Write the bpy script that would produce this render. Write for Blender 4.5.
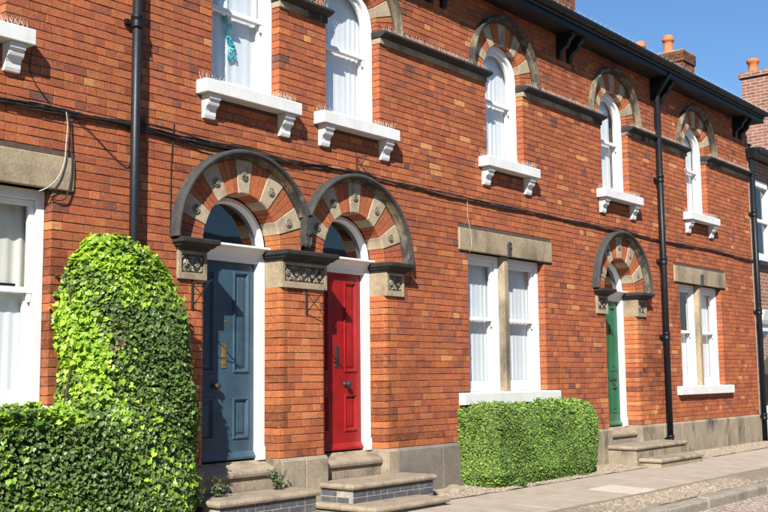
import bpy, math, random
from mathutils import Matrix, Vector
import numpy as np
for o in list(bpy.data.objects): bpy.data.objects.remove(o)
random.seed(11)
S = bpy.context.scene
COL = S.collection
# ------------------------------------------------------------------ camera
CAM = (0.0, -7.8, 1.42)
R0 = (0.63125765, -0.77550243, -0.01047626)     # right
D0 = (0.08093004, 0.07929892, -0.99356027)      # down
F0 = (0.77133916, 0.62634468, 0.11281950)       # forward
cam = bpy.data.cameras.new('camera'); camo = bpy.data.objects.new('camera', cam); COL.objects.link(camo)
cam.sensor_width = 36; cam.lens = 50; cam.clip_end = 3000; cam.clip_start = 0.05
camo.matrix_world = Matrix(((R0[0], -D0[0], -F0[0], CAM[0]), (R0[1], -D0[1], -F0[1], CAM[1]), (R0[2], -D0[2], -F0[2], CAM[2]), (0, 0, 0, 1)))
S.camera = camo
def px(x, y, z):
    v = (x-CAM[0], y-CAM[1], z-CAM[2])
    a = sum(p*q for p, q in zip(R0, v)); b = sum(p*q for p, q in zip(D0, v)); c = sum(p*q for p, q in zip(F0, v))
    return (384+1066.7*a/c, 256+1066.7*b/c, c) if c > .1 else (-9999, -9999, c)
# ------------------------------------------------------------------ sky and sun
SUN = Vector((-1.6, -1.0, 1.41))                 # towards the sun
EL = math.atan2(SUN.z, math.hypot(SUN.x, SUN.y)); ROT = math.atan2(SUN.x, SUN.y)
w = bpy.data.worlds.new('World'); S.world = w; w.use_nodes = True
nt = w.node_tree; sky = nt.nodes.new('ShaderNodeTexSky'); sky.sky_type = 'NISHITA'; sky.sun_disc = False
sky.sun_elevation = EL; sky.sun_rotation = ROT; sky.air_density = 1.3; sky.dust_density = 0.0; sky.ozone_density = 10.0
nt.nodes['Background'].inputs[1].default_value = 0.071
nt.links.new(sky.outputs[0], nt.nodes['Background'].inputs[0])
sl = bpy.data.lights.new('sun', 'SUN'); sl.energy = 5.0; sl.angle = math.radians(.53); sl.color = (1, .955, .88)
so = bpy.data.objects.new('sun', sl); COL.objects.link(so)
so.rotation_euler = SUN.to_track_quat('Z', 'Y').to_euler(); so.location = (-8, -10, 12)
S.view_settings.view_transform = 'Standard'; S.view_settings.look = 'None'; S.view_settings.gamma = 1
S.view_settings.exposure = 0.9; S.view_settings.use_curve_mapping = False
# ------------------------------------------------------------------ materials
MATS = {}
def node(nt, t, **kw):
    n = nt.nodes.new(t)
    for k, v in kw.items(): setattr(n, k, v)
    return n
def base(name, rough=.6, spec=.3, metal=0):
    m = bpy.data.materials.new(name); m.use_nodes = True; MATS[name] = m
    b = m.node_tree.nodes['Principled BSDF']
    b.inputs['Roughness'].default_value = rough; b.inputs['Specular IOR Level'].default_value = spec; b.inputs['Metallic'].default_value = metal
    return m, m.node_tree, b
def noise(nt, co, scale, detail=4, rough=.6):
    n = node(nt, 'ShaderNodeTexNoise'); n.inputs['Scale'].default_value = scale; n.inputs['Detail'].default_value = detail; n.inputs['Roughness'].default_value = rough
    nt.links.new(co, n.inputs['Vector']); return n.outputs[0]
def ramp(nt, fac, stops):
    r = node(nt, 'ShaderNodeValToRGB'); e = r.color_ramp.elements
    while len(e) < len(stops): e.new(.5)
    for k, (p, c) in zip(e, stops): k.position = p; k.color = (*c, 1) if len(c) == 3 else c
    nt.links.new(fac, r.inputs[0]); return r.outputs[0]
def mix(nt, fac, a, b, mode='MIX'):
    m = node(nt, 'ShaderNodeMix', data_type='RGBA', blend_type=mode)
    for i, v in ((0, fac), (6, a), (7, b)):
        if hasattr(v, 'node'): nt.links.new(v, m.inputs[i])
        elif isinstance(v, (int, float)): m.inputs[i].default_value = v
        else: m.inputs[i].default_value = (*v, 1)
    return m.outputs[2]
def gpos(nt): return node(nt, 'ShaderNodeNewGeometry').outputs['Position']
def bump(nt, b, h, strength, dist=.01):
    n = node(nt, 'ShaderNodeBump'); n.inputs['Strength'].default_value = strength; n.inputs['Distance'].default_value = dist
    nt.links.new(h, n.inputs['Height']); nt.links.new(n.outputs[0], b.inputs['Normal'])
G3 = lambda v: (v, v, v)
def surf(name, c1, c2, rough=.7, spec=.25, sc=6, stain=None, stain_amt=(.45, .7), stain_sc=1.7, bsc=60, bs=.25, metal=0, fine=35):
    """two-tone mottled surface, optional stains with an own shape, fine relief"""
    m, nt, b = base(name, rough, spec, metal); P = gpos(nt)
    c = mix(nt, ramp(nt, noise(nt, P, sc, 6), [(.3, G3(0)), (.7, G3(1))]), c1, c2)
    c = mix(nt, .55, c, ramp(nt, noise(nt, P, fine, 3), [(.25, G3(.55)), (.75, G3(1.25))]), 'MULTIPLY')
    if stain:
        mp = node(nt, 'ShaderNodeMapping'); mp.inputs['Scale'].default_value = (1, 1, .55); nt.links.new(P, mp.inputs[0])
        c = mix(nt, ramp(nt, noise(nt, mp.outputs[0], stain_sc, 7, .65), [(stain_amt[0], G3(0)), (stain_amt[1], G3(1))]), c, stain)
    nt.links.new(c, b.inputs['Base Color'])
    if bs: bump(nt, b, noise(nt, P, bsc, 5, .65), bs)
    return m
def paint(name, c, rough=.35, spec=.5, dirt=.1, bs=.06):
    m, nt, b = base(name, rough, spec); P = gpos(nt)
    k = mix(nt, ramp(nt, noise(nt, P, 5, 6), [(.35, G3(1-dirt)), (.65, G3(1))]), (0, 0, 0), c)
    mp = node(nt, 'ShaderNodeMapping'); mp.inputs['Scale'].default_value = (26, 26, 2.2); nt.links.new(P, mp.inputs[0])
    k = mix(nt, ramp(nt, noise(nt, mp.outputs[0], 1, 5, .65), [(.52, G3(0)), (.8, G3(min(.5, dirt*2.2)))]), k, tuple(.42*v+.035 for v in c))
    k = mix(nt, ramp(nt, noise(nt, P, 55, 5, .7), [(.62, G3(0)), (.74, G3(min(.6, dirt*2.5)))]), k, tuple(.3*v+.05 for v in c))
    nt.links.new(k, b.inputs['Base Color']); bump(nt, b, noise(nt, P, 18, 4), bs, .006)
    rr = node(nt, 'ShaderNodeMapRange'); nt.links.new(noise(nt, P, 9, 4), rr.inputs[0]); rr.inputs[3].default_value = rough*.75; rr.inputs[4].default_value = rough*1.35
    nt.links.new(rr.outputs[0], b.inputs['Roughness']); return m
# brick: colour of each brick in the mesh attribute / object colour
def brickmat():
    m, nt, b = base('brick', .86, .18); P = gpos(nt)
    a = node(nt, 'ShaderNodeAttribute', attribute_name='Col'); oi = node(nt, 'ShaderNodeObjectInfo')
    c = mix(nt, 1, a.outputs['Color'], oi.outputs['Color'], 'MULTIPLY')
    c = mix(nt, ramp(nt, noise(nt, P, 15, 6, .75), [(.50, G3(0)), (.72, G3(.55))]), c, (.52, .19, .075))          # fired orange patches
    c = mix(nt, ramp(nt, noise(nt, P, 19, 6, .75), [(.28, G3(.5)), (.46, G3(0))]), c, (.17, .078, .06))         # burnt grey-purple patches
    c = mix(nt, .9, c, ramp(nt, noise(nt, P, 42, 6, .75), [(.25, (.45, .43, .44)), (.5, (1, 1, 1)), (.75, (1.5, 1.44, 1.34))]), 'MULTIPLY')
    c = mix(nt, ramp(nt, noise(nt, P, 95, 4, .75), [(.56, G3(0)), (.70, G3(.7))]), c, (.045, .026, .022))       # pits
    c = mix(nt, ramp(nt, noise(nt, P, 5.3, 8, .8), [(.56, G3(0)), (.76, G3(.42))]), c, (.44, .30, .235))        # pale lime bloom
    c = mix(nt, ramp(nt, noise(nt, P, 2.3, 9, .8), [(.55, G3(0)), (.76, G3(.6))]), c, (.085, .05, .042))      # soot
    c = mix(nt, ramp(nt, noise(nt, P, 8.5, 9, .82), [(.50, G3(0)), (.70, G3(.62))]), c, (.20, .105, .078))   # dull grey-brown wash
    mp = node(nt, 'ShaderNodeMapping'); mp.inputs['Scale'].default_value = (3.4, 3.4, .45); nt.links.new(P, mp.inputs[0])
    c = mix(nt, ramp(nt, noise(nt, mp.outputs[0], 1.2, 8, .72), [(.57, G3(0)), (.74, G3(.5))]), c, (.085, .052, .042))   # rain-washed soot
    c = mix(nt, .8, c, ramp(nt, noise(nt, P, .75, 5, .6), [(.3, (.82, .80, .80)), (.7, (1.1, 1.08, 1.06))]), 'MULTIPLY')
    nt.links.new(c, b.inputs['Base Color']); bump(nt, b, noise(nt, P, 85, 6, .75), .8, .008); return m
brickmat()
surf('mortar', (.085, .058, .045), (.125, .088, .068), .95, .1, 14)
surf('pale_mortar', (.42, .38, .33), (.25, .22, .2), .95, .1, 14)
surf('sandstone', (.38, .30, .195), (.29, .228, .15), .88, .15, 5, (.075, .066, .058), (.47, .70), 1.9, bs=.45)
surf('plinth_stone', (.36, .295, .205), (.25, .205, .15), .9, .15, 4, (.07, .062, .055), (.50, .68), 2.4, bs=.5)
surf('plinth_render', (.215, .185, .15), (.14, .122, .105), .9, .15, 3, (.25, .215, .165), (.52, .72), 1.5, bs=.4)
surf('arch_stone', (.45, .36, .24), (.36, .285, .19), .85, .15, 9, (.10, .085, .07), (.52, .76), 3.4, bs=.35)
surf('black_stone', (.022, .022, .022), (.042, .04, .037), .75, .25, 7, (.15, .125, .085), (.68, .8), 5, bs=.45)
surf('worn_black', (.010, .013, .018), (.016, .018, .022), .45, .35, 6, (.36, .34, .31), (.70, .73), 15, bs=.15)
surf('dark_stone', (.038, .038, .038), (.066, .063, .058), .8, .25, 7, (.27, .225, .15), (.64, .78), 4.5, bs=.45)
surf('hood_stone', (.25, .20, .125), (.17, .138, .09), .85, .2, 7, (.045, .042, .038), (.42, .56), 4.5, bs=.45)
surf('carving', (.34, .295, .22), (.2, .175, .14), .9, .15, 20, (.05, .045, .04), (.5, .62), 22, bs=.3)
surf('step_stone', (.36, .29, .205), (.27, .22, .16), .85, .2, 6, (.13, .105, .08), (.50, .74), 5, bs=.6)
surf('blue_brick', (.10, .105, .115), (.065, .068, .078), .65, .35, 9, (.19, .17, .15), (.58, .72), 6, bs=.3)
surf('asphalt', (.41, .345, .27), (.34, .287, .225), .92, .15, 2.6, (.235, .195, .15), (.50, .72), 2.2, bsc=160, bs=.5, fine=120)
surf('flagstone', (.54, .48, .40), (.47, .415, .34), .9, .15, 4, bs=.4)
surf('gravel_earth', (.31, .255, .19), (.21, .17, .125), .95, .1, 18, bsc=90, bs=.9)
surf('kerb_stone', (.32, .275, .22), (.23, .2, .165), .88, .15, 5, (.13, .11, .09), (.58, .74), 3, bs=.5)
surf('ground', (.16, .145, .125), (.11, .1, .09), .95, .1, 1)
surf('grey_render', (.15, .175, .21), (.11, .13, .16), .9, .15, 3)
surf('slate', (.075, .078, .085), (.05, .052, .058), .6, .4, 5, bs=.3)
surf('terracotta', (.52, .19, .085), (.42, .14, .06), .8, .2, 12, (.2, .1, .07), (.62, .8), 5)
surf('iron', (.02, .02, .022), (.035, .03, .028), .55, .4, 20, bs=.2)
surf('rusty_iron', (.12, .045, .022), (.05, .03, .022), .85, .2, 40, bs=.3)
surf('steel', (.46, .43, .38), (.32, .30, .26), .6, .3, 30, bs=0)
surf('cable_black', (.012, .011, .011), (.03, .027, .025), .6, .35, 30, bs=.2)
surf('cable_white', (.48, .46, .42), (.38, .36, .33), .55, .35, 20, bs=.1)
surf('soffit_black', (.010, .012, .016), (.02, .022, .026), .5, .4, 6, bs=.1)
surf('stem', (.09, .06, .035), (.05, .035, .022), .9, .1, 20)
surf('brass', (.62, .42, .14), (.38, .24, .08), .35, .5, 25, metal=.8, bs=.1)
surf('plaster_inside', (.15, .15, .15), (.12, .12, .125), .95, .1, 1, bs=0)
paint('white_paint', (.72, .72, .705), .42, .4, .08)
paint('white_sill', (.66, .655, .63), .6, .25, .12, .15)
paint('blue_paint', (.038, .082, .118), .36, .4, .3)
paint('red_paint', (.29, .010, .011), .34, .3, .3)
paint('green_paint', (.010, .115, .052), .34, .4, .3)
paint('black_paint', (.007, .009, .012), .45, .28, .2, .12)
paint('dark_frame', (.015, .012, .012), .4, .4, .2)
paint('purple_panel', (.13, .03, .16), .3, .5, .1); paint('turquoise_panel', (.55, .66, .70), .35, .5, .05); paint('pink_panel', (.6, .2, .25), .35, .5, .05)
def cloth(name, c, trans=.15):
    m, nt, b = base(name, .9, .05); P = gpos(nt)
    nt.links.new(mix(nt, .3, c, ramp(nt, noise(nt, P, 300, 2), [(.3, G3(.7)), (.7, G3(1.1))]), 'MULTIPLY'), b.inputs['Base Color'])
    t = node(nt, 'ShaderNodeBsdfTranslucent'); t.inputs[0].default_value = (*c, 1)
    x = node(nt, 'ShaderNodeMixShader'); x.inputs[0].default_value = trans
    nt.links.new(b.outputs[0], x.inputs[1]); nt.links.new(t.outputs[0], x.inputs[2]); nt.links.new(x.outputs[0], nt.nodes['Material Output'].inputs[0]); return m
cloth('net_white', (.90, .90, .91)); cloth('net_cream', (.80, .76, .67)); cloth('net_grey', (.82, .83, .85))
def glass(name, tint, refl=.06):
    m = bpy.data.materials.new(name); m.use_nodes = True; MATS[name] = m; nt = m.node_tree
    nt.nodes.remove(nt.nodes['Principled BSDF'])
    lw = node(nt, 'ShaderNodeLayerWeight'); lw.inputs[0].default_value = .5
    pw = node(nt, 'ShaderNodeMath', operation='POWER'); nt.links.new(lw.outputs['Facing'], pw.inputs[0]); pw.inputs[1].default_value = 4.0
    fr = node(nt, 'ShaderNodeMath', operation='MULTIPLY_ADD'); nt.links.new(pw.outputs[0], fr.inputs[0]); fr.inputs[1].default_value = .9; fr.inputs[2].default_value = refl
    t = node(nt, 'ShaderNodeBsdfTransparent'); t.inputs[0].default_value = (*tint, 1)
    g = node(nt, 'ShaderNodeBsdfGlossy'); g.inputs['Roughness'].default_value = .015
    bn = node(nt, 'ShaderNodeBump'); bn.inputs['Strength'].default_value = .05; bn.inputs['Distance'].default_value = .01
    nt.links.new(noise(nt, gpos(nt), 2.5, 2), bn.inputs['Height']); nt.links.new(bn.outputs[0], g.inputs['Normal'])
    x = node(nt, 'ShaderNodeMixShader')
    nt.links.new(fr.outputs[0], x.inputs[0]); nt.links.new(t.outputs[0], x.inputs[1]); nt.links.new(g.outputs[0], x.inputs[2]); nt.links.new(x.outputs[0], nt.nodes['Material Output'].inputs[0])
glass('glass', (.90, .93, .94)); glass('dark_glass', (.26, .33, .42), .12)
def leafmat(name, rough=.42, tr=.3):
    m, nt, b = base(name, rough, .4); a = node(nt, 'ShaderNodeAttribute', attribute_name='Col'); oi = node(nt, 'ShaderNodeObjectInfo')
    c = mix(nt, 1, a.outputs['Color'], oi.outputs['Color'], 'MULTIPLY')
    c = mix(nt, .5, c, ramp(nt, noise(nt, gpos(nt), 60, 3), [(.3, G3(.6)), (.7, G3(1.3))]), 'MULTIPLY')
    nt.links.new(c, b.inputs['Base Color'])
    t = node(nt, 'ShaderNodeBsdfTranslucent'); nt.links.new(mix(nt, 1, c, (1.1, 1.3, .45), 'MULTIPLY'), t.inputs[0])
    x = node(nt, 'ShaderNodeMixShader'); x.inputs[0].default_value = tr
    nt.links.new(b.outputs[0], x.inputs[1]); nt.links.new(t.outputs[0], x.inputs[2]); nt.links.new(x.outputs[0], nt.nodes['Material Output'].inputs[0])
leafmat('leaf', .40); leafmat('hedge_leaf', .55, .25)
def cobblemat(name):
    m, nt, b = base(name, .9, .15); a = node(nt, 'ShaderNodeAttribute', attribute_name='Col'); P = gpos(nt)
    nt.links.new(mix(nt, .6, a.outputs['Color'], ramp(nt, noise(nt, P, 50, 5), [(.3, G3(.6)), (.7, G3(1.25))]), 'MULTIPLY'), b.inputs['Base Color'])
    bump(nt, b, noise(nt, P, 90, 4), .5, .006)
cobblemat('cobble')
def farbrick():
    m, nt, b = base('neighbour_brick', .9, .15); P = gpos(nt)
    sx = node(nt, 'ShaderNodeSeparateXYZ'); nt.links.new(P, sx.inputs[0]); cx = node(nt, 'ShaderNodeCombineXYZ')
    ad = node(nt, 'ShaderNodeMath', operation='ADD'); nt.links.new(sx.outputs[0], ad.inputs[0]); nt.links.new(sx.outputs[1], ad.inputs[1])
    nt.links.new(ad.outputs[0], cx.inputs[0]); nt.links.new(sx.outputs[2], cx.inputs[1])
    t = node(nt, 'ShaderNodeTexBrick'); nt.links.new(cx.outputs[0], t.inputs['Vector']); t.inputs['Scale'].default_value = 1
    t.inputs['Brick Width'].default_value = .225; t.inputs['Row Height'].default_value = .076; t.inputs['Mortar Size'].default_value = .009; t.inputs['Bias'].default_value = -.1
    t.inputs['Color1'].default_value = (.30, .125, .08, 1); t.inputs['Color2'].default_value = (.20, .09, .065, 1); t.inputs['Mortar'].default_value = (.36, .30, .25, 1)
    c = mix(nt, .7, t.outputs[0], ramp(nt, noise(nt, P, 7, 6), [(.3, G3(.6)), (.7, G3(1.25))]), 'MULTIPLY')
    nt.links.new(c, b.inputs['Base Color']); bump(nt, b, t.outputs['Fac'], -.5, .006)
farbrick()
# ------------------------------------------------------------------ mesh helpers
class MB:
    def __init__(s): s.v = []; s.f = []; s.c = None
    def add(s, vs, fs, col=None):
        n = len(s.v); s.v += [tuple(p) for p in vs]; s.f += [tuple(i+n for i in f) for f in fs]
        if col is not None:
            if s.c is None: s.c = []
            s.c += [(*col, 1)]*len(vs)
        return s
    def box(s, x0, x1, y0, y1, z0, z1, col=None):
        return s.add([(x, y, z) for z in (z0, z1) for y in (y0, y1) for x in (x0, x1)],
                     [(0, 2, 3, 1), (4, 5, 7, 6), (0, 1, 5, 4), (2, 6, 7, 3), (0, 4, 6, 2), (1, 3, 7, 5)], col)
    def prism(s, prof, x0, x1, col=None):          # prof: (y,z) polygon extruded along X
        n = len(prof)
        return s.add([(x0, y, z) for y, z in prof]+[(x1, y, z) for y, z in prof],
                     [(i, (i+1) % n, n+(i+1) % n, n+i) for i in range(n)]+[tuple(range(n))[::-1], tuple(range(n, 2*n))], col)
    def vprism(s, prof, z0, z1, col=None):         # prof: (x,y) polygon extruded along Z
        n = len(prof)
        return s.add([(x, y, z0) for x, y in prof]+[(x, y, z1) for x, y in prof],
                     [(i, (i+1) % n, n+(i+1) % n, n+i) for i in range(n)]+[tuple(range(n))[::-1], tuple(range(n, 2*n))], col)
    def arc(s, prof, cx, cz, a0, a1, n, cap=True, col=None):   # prof: (r,y) polygon swept in the XZ plane
        k = len(prof); vs = []; fs = []
        for i in range(n+1):
            a = math.radians(a0+(a1-a0)*i/n)
            vs += [(cx+r*math.cos(a), y, cz+r*math.sin(a)) for r, y in prof]
        for i in range(n):
            for j in range(k): fs.append((i*k+j, i*k+(j+1) % k, (i+1)*k+(j+1) % k, (i+1)*k+j))
        if cap: fs += [tuple(range(k))[::-1], tuple(range(n*k, n*k+k))]
        return s.add(vs, fs, col)
    def tube(s, pts, r, n=6, col=None):
        pts = [Vector(p) for p in pts]; vs = []; fs = []; up = None
        for i, p in enumerate(pts):
            d = (pts[min(i+1, len(pts)-1)]-pts[max(i-1, 0)]).normalized()
            u = d.orthogonal() if up is None else up-d*up.dot(d)
            if u.length < 1e-6: u = d.orthogonal()
            u.normalize(); up = u; v = d.cross(u); rr = r[i] if isinstance(r, (list, tuple)) else r
            vs += [p+rr*(math.cos(2*math.pi*k/n)*u+math.sin(2*math.pi*k/n)*v) for k in range(n)]
        for i in range(len(pts)-1):
            for k in range(n): fs.append((i*n+k, i*n+(k+1) % n, (i+1)*n+(k+1) % n, (i+1)*n+k))
        fs += [tuple(range(n))[::-1], tuple(range((len(pts)-1)*n, len(pts)*n))]
        return s.add(vs, fs, col)
    def lathe(s, prof, c, n=16, axis='z', col=None):   # prof (r,h) from c
        vs = []; fs = []; k = len(prof)
        for i in range(n):
            a = 2*math.pi*i/n; ca, sa = math.cos(a), math.sin(a)
            for r, h in prof:
                vs.append((c[0]+r*ca, c[1]+r*sa, c[2]+h) if axis == 'z' else (c[0]+r*ca, c[1]-h, c[2]+r*sa))
        for i in range(n):
            for j in range(k-1): fs.append((i*k+j, ((i+1) % n)*k+j, ((i+1) % n)*k+j+1, i*k+j+1))
        fs.append(tuple(i*k for i in range(n))[::-1]); fs.append(tuple(i*k+k-1 for i in range(n)))
        return s.add(vs, fs, col)
    def ball(s, c, rx, ry, rz, n=8, m=5, col=None):
        vs = [(c[0], c[1], c[2]-rz)]; fs = []
        for j in range(1, m):
            t = math.pi*j/m
            for i in range(n):
                a = 2*math.pi*i/n; vs.append((c[0]+rx*math.sin(t)*math.cos(a), c[1]+ry*math.sin(t)*math.sin(a), c[2]-rz*math.cos(t)))
        vs.append((c[0], c[1], c[2]+rz)); L = len(vs)-1
        for i in range(n):
            fs.append((0, 1+(i+1) % n, 1+i)); fs.append((L, L-n+i, L-n+(i+1) % n))
            for j in range(m-2): fs.append((1+j*n+i, 1+j*n+(i+1) % n, 1+(j+1)*n+(i+1) % n, 1+(j+1)*n+i))
        return s.add(vs, fs, col)
    def mesh(s, name, mat, smooth=False, white=False):
        me = bpy.data.meshes.new(name); me.from_pydata(s.v, [], s.f); me.materials.append(MATS[mat])
        if s.c is not None or white:
            a = me.color_attributes.new('Col', 'FLOAT_COLOR', 'POINT')
            a.data.foreach_set('color', np.array(s.c if s.c is not None else [(1, 1, 1, 1)]*len(s.v), dtype=np.float32).ravel())
        if smooth: me.polygons.foreach_set('use_smooth', [True]*len(me.polygons))
        me.validate(); me.update(); return me
WL = {}
def link(o, parent=None):
    COL.objects.link(o)
    if parent is not None:
        o.parent = parent; o.matrix_parent_inverse = Matrix.Translation(-WL.get(parent.name, Vector((0, 0, 0))))
    return o
def tag(o, label, cat, group=None, kind=None):
    if label: o['label'] = label
    if cat: o['category'] = cat
    if group: o['group'] = group
    if kind: o['kind'] = kind
    return o
def thing(name, loc, label, cat, group=None):
    o = bpy.data.objects.new(name, None); COL.objects.link(o); o.location = loc; o.empty_display_size = .2
    WL[o.name] = Vector(loc); return tag(o, label, cat, group)
def obj(name, mb, mat, parent=None, smooth=False, bevel=0, segs=2, white=False, kind=None):
    o = bpy.data.objects.new(name, mb.mesh(name, mat, smooth, white)); link(o, parent)
    if bevel:
        b = o.modifiers.new('bevel', 'BEVEL'); b.width = bevel; b.segments = segs; b.limit_method = 'ANGLE'; b.angle_limit = math.radians(40)
    if kind: o['kind'] = kind
    return o
def jit(v, a): return v+random.uniform(-a, a)
# ------------------------------------------------------------------ layout numbers (metres; street face of the terrace is y = 0)
SPR = 2.755; HOOD_O, HOOD_I, RING = .957, .865, .52          # door arches
WSPR = 5.54; WHW = .47; WH_O, WH_I = .86, .79               # upper windows
UPPER = [4.20, 7.40, 9.08, 12.29, 15.58, 18.85]
DOORS = [(7.38, 'blue'), (9.10, 'red'), (15.62, 'green')]
PAIRS = [4.20, 12.28, 18.82]
XL, XR, P1, P2 = 1.70, 21.50, 8.24, 14.78
HB = [(XL, P1), (P1, P2), (P2, XR)]
def house_of(x): return 0 if x < P1 else (1 if x < P2 else 2)
# ------------------------------------------------------------------ ground
def pz(y): return .05+.03*y if y > -2.6 else -.028
g = MB(); g.add([(-900, -900, -.22), (1200, -900, -.22), (1200, 1200, -.22), (-900, 1200, -.22)], [(0, 1, 2, 3)])
tag(obj('ground', g, 'ground'), None, None, kind='structure')
def sheet(x0, x1, y0, y1, zf, nx, ny, wob=.004):
    m = MB(); vs = []; fs = []
    for j in range(ny+1):
        for i in range(nx+1):
            x = x0+(x1-x0)*i/nx; y = y0+(y1-y0)*j/ny; vs.append((x, y, zf(x, y)+random.uniform(-wob, wob)))
    for j in range(ny):
        for i in range(nx): a = j*(nx+1)+i; fs.append((a, a+1, a+nx+2, a+nx+1))
    return m.add(vs, fs)
road = tag(obj('road', sheet(-30, 60, -12.5, -2.70, lambda x, y: -.135-.012*(y+2.7)*0, 180, 24, .006), 'gravel_earth', smooth=True), None, None, kind='structure')
pave = tag(obj('pavement', sheet(-12, 45, -2.72, .3, lambda x, y: pz(y), 190, 16, .005), 'asphalt', smooth=True), None, None, kind='structure')
# path of worn flags
surf('worn_flag', (.42, .355, .28), (.345, .29, .23), .92, .15, 3.2, (.26, .215, .165), (.54, .74), 3, bsc=120, bs=.45, fine=90)
for (y0, y1, cuts) in ((-1.905, -1.285, [4.0]), (-1.275, -.66, [4.3])):
    while cuts[-1] < 26:
        n = cuts[-1]+random.uniform(.65, 1.2)
        if y0 < -1.5 and cuts[-1] < 11.95 < n+.3: n = 11.95
        elif y0 < -1.5 and abs(cuts[-1]-11.95) < .01: n = 12.58
        cuts.append(n)
    for x0, x1 in zip(cuts, cuts[1:]):
        x0 += .006; x1 -= .006; h = random.uniform(.006, .012); t = [random.uniform(-.003, .003) for _ in range(4)]
        m = MB(); m.add([(x0, y0, pz(y0)-.03), (x1, y0, pz(y0)-.03), (x1, y1, pz(y1)-.03), (x0, y1, pz(y1)-.03),
                         (x0, y0, pz(y0)+h+t[0]), (x1, y0, pz(y0)+h+t[1]), (x1, y1, pz(y1)+h+t[2]), (x0, y1, pz(y1)+h+t[3])],
                        [(4, 5, 6, 7), (0, 1, 5, 4), (1, 2, 6, 5), (2, 3, 7, 6), (3, 0, 4, 7)])
        obj('paving_flag', m, 'flagstone' if abs(x0-11.956) < .01 else 'worn_flag', pave, bevel=.004)
# kerb of single stones
kerb = bpy.data.objects.new('kerb', None); COL.objects.link(kerb); kerb['kind'] = 'structure'
x = -4.0
while x < 34:
    L = random.uniform(.75, 1.15); y0 = -2.74+random.uniform(-.012, .012); dz = random.uniform(-.008, .008); m = MB()
    n = 5; prof = [(y0+random.uniform(-.006, .006), -.2), (y0, -.045+dz), (y0+.03, -.016+dz), (y0+.15, -.008+dz), (y0+.16, -.2)]
    m.prism(prof[::-1], x+.006, x+L-.006)
    obj('kerb_stone', m, 'kerb_stone', kerb, bevel=.012); x += L
# cobbles and loose stones (uncountable)
def cobbles(name, label, x0, x1, y0, y1, zf, size, cols, wob=.35, flat=.35, embed=.35):
    m = MB(); m.c = []
    y = y0
    while y < y1:
        x = x0+random.uniform(0, size)
        while x < x1:
            sx = size*random.uniform(.7, 1.25); sy = size*random.uniform(.65, 1.0); c = random.choice(cols); k = random.uniform(.86, 1.14)
            yy = y+random.uniform(-.25, .25)*size; xx = x+random.uniform(-.2, .2)*size; h = size*flat*random.uniform(.7, 1.2)
            a = random.uniform(0, 6.28); z = zf(xx, yy); vs = []; nn = 7
            for (rr, hz) in ((1.0, -.02), (.92, h*.55), (.6, h)):
                for q in range(nn):
                    t = a+2*math.pi*q/nn; e = 1+.22*math.sin(q*2.3+a*3)*wob
                    vs.append((xx+.5*sx*rr*e*math.cos(t), yy+.5*sy*rr*e*math.sin(t), z+hz-h*embed+random.uniform(-.1, .1)*h))
            fs = [(r*nn+q, r*nn+(q+1) % nn, (r+1)*nn+(q+1) % nn, (r+1)*nn+q) for r in range(2) for q in range(nn)]+[tuple(range(2*nn, 3*nn))]
            m.add(vs, fs, tuple(v*k for v in c)); x += sx*1.02
        y += size*.86
    o = obj(name, m, 'cobble', smooth=True); return tag(o, label, 'cobbles', kind='stuff')
PK = [(.31, .255, .19), (.28, .23, .175), (.34, .28, .205), (.25, .21, .165), (.31, .24, .175)]
RK = [(.31, .25, .21), (.28, .225, .19), (.34, .27, .225), (.25, .205, .18), (.30, .235, .20)]
gb = sheet(6.2, 30, -2.58, -1.92, lambda x, y: pz(y)+.009+.012*math.sin(x*.9)*math.sin(y*5), 120, 6, .005)
tag(obj('verge_bed', gb, 'gravel_earth', smooth=True), None, None, kind='structure')
gb2 = sheet(9.7, 30, -.62, .02, lambda x, y: pz(y)+.008+.02*max(0, 1+y/.62), 120, 5, .006)
tag(obj('gravel_bed', gb2, 'gravel_earth', smooth=True), None, None, kind='structure')
cobbles('verge_cobbles', 'strip of worn brown cobbles between the path and the kerb', 8.5, 24, -2.52, -1.98, lambda x, y: pz(y)+.012, .07, PK, embed=.86)
cobbles('wall_cobbles', 'loose stones and gravel along the foot of the wall', 9.9, 24, -.58, -.06, lambda x, y: pz(y)+.012+.02*max(0, 1+y/.62), .055, PK, flat=.4, embed=.72)
cobbles('road_setts', 'pinkish small cobbles of the roadway beyond the kerb', 7.5, 22, -3.9, -2.80, lambda x, y: -.133, .075, RK, embed=.74)
# ------------------------------------------------------------------ the terrace: three houses
houses = [
    thing('terraced_house', ((XL+P1)/2, 0, 0), 'orange-red brick terraced house with the dark blue arched front door', 'house', 'terraced houses in the brick row'),
    thing('terraced_house', ((P1+P2)/2, 0, 0), 'orange-red brick terraced house with the bright red arched front door', 'house', 'terraced houses in the brick row'),
    thing('terraced_house', ((P2+XR)/2, 0, 0), 'orange-red brick terraced house with the green front door, end of row', 'house', 'terraced houses in the brick row')]
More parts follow.
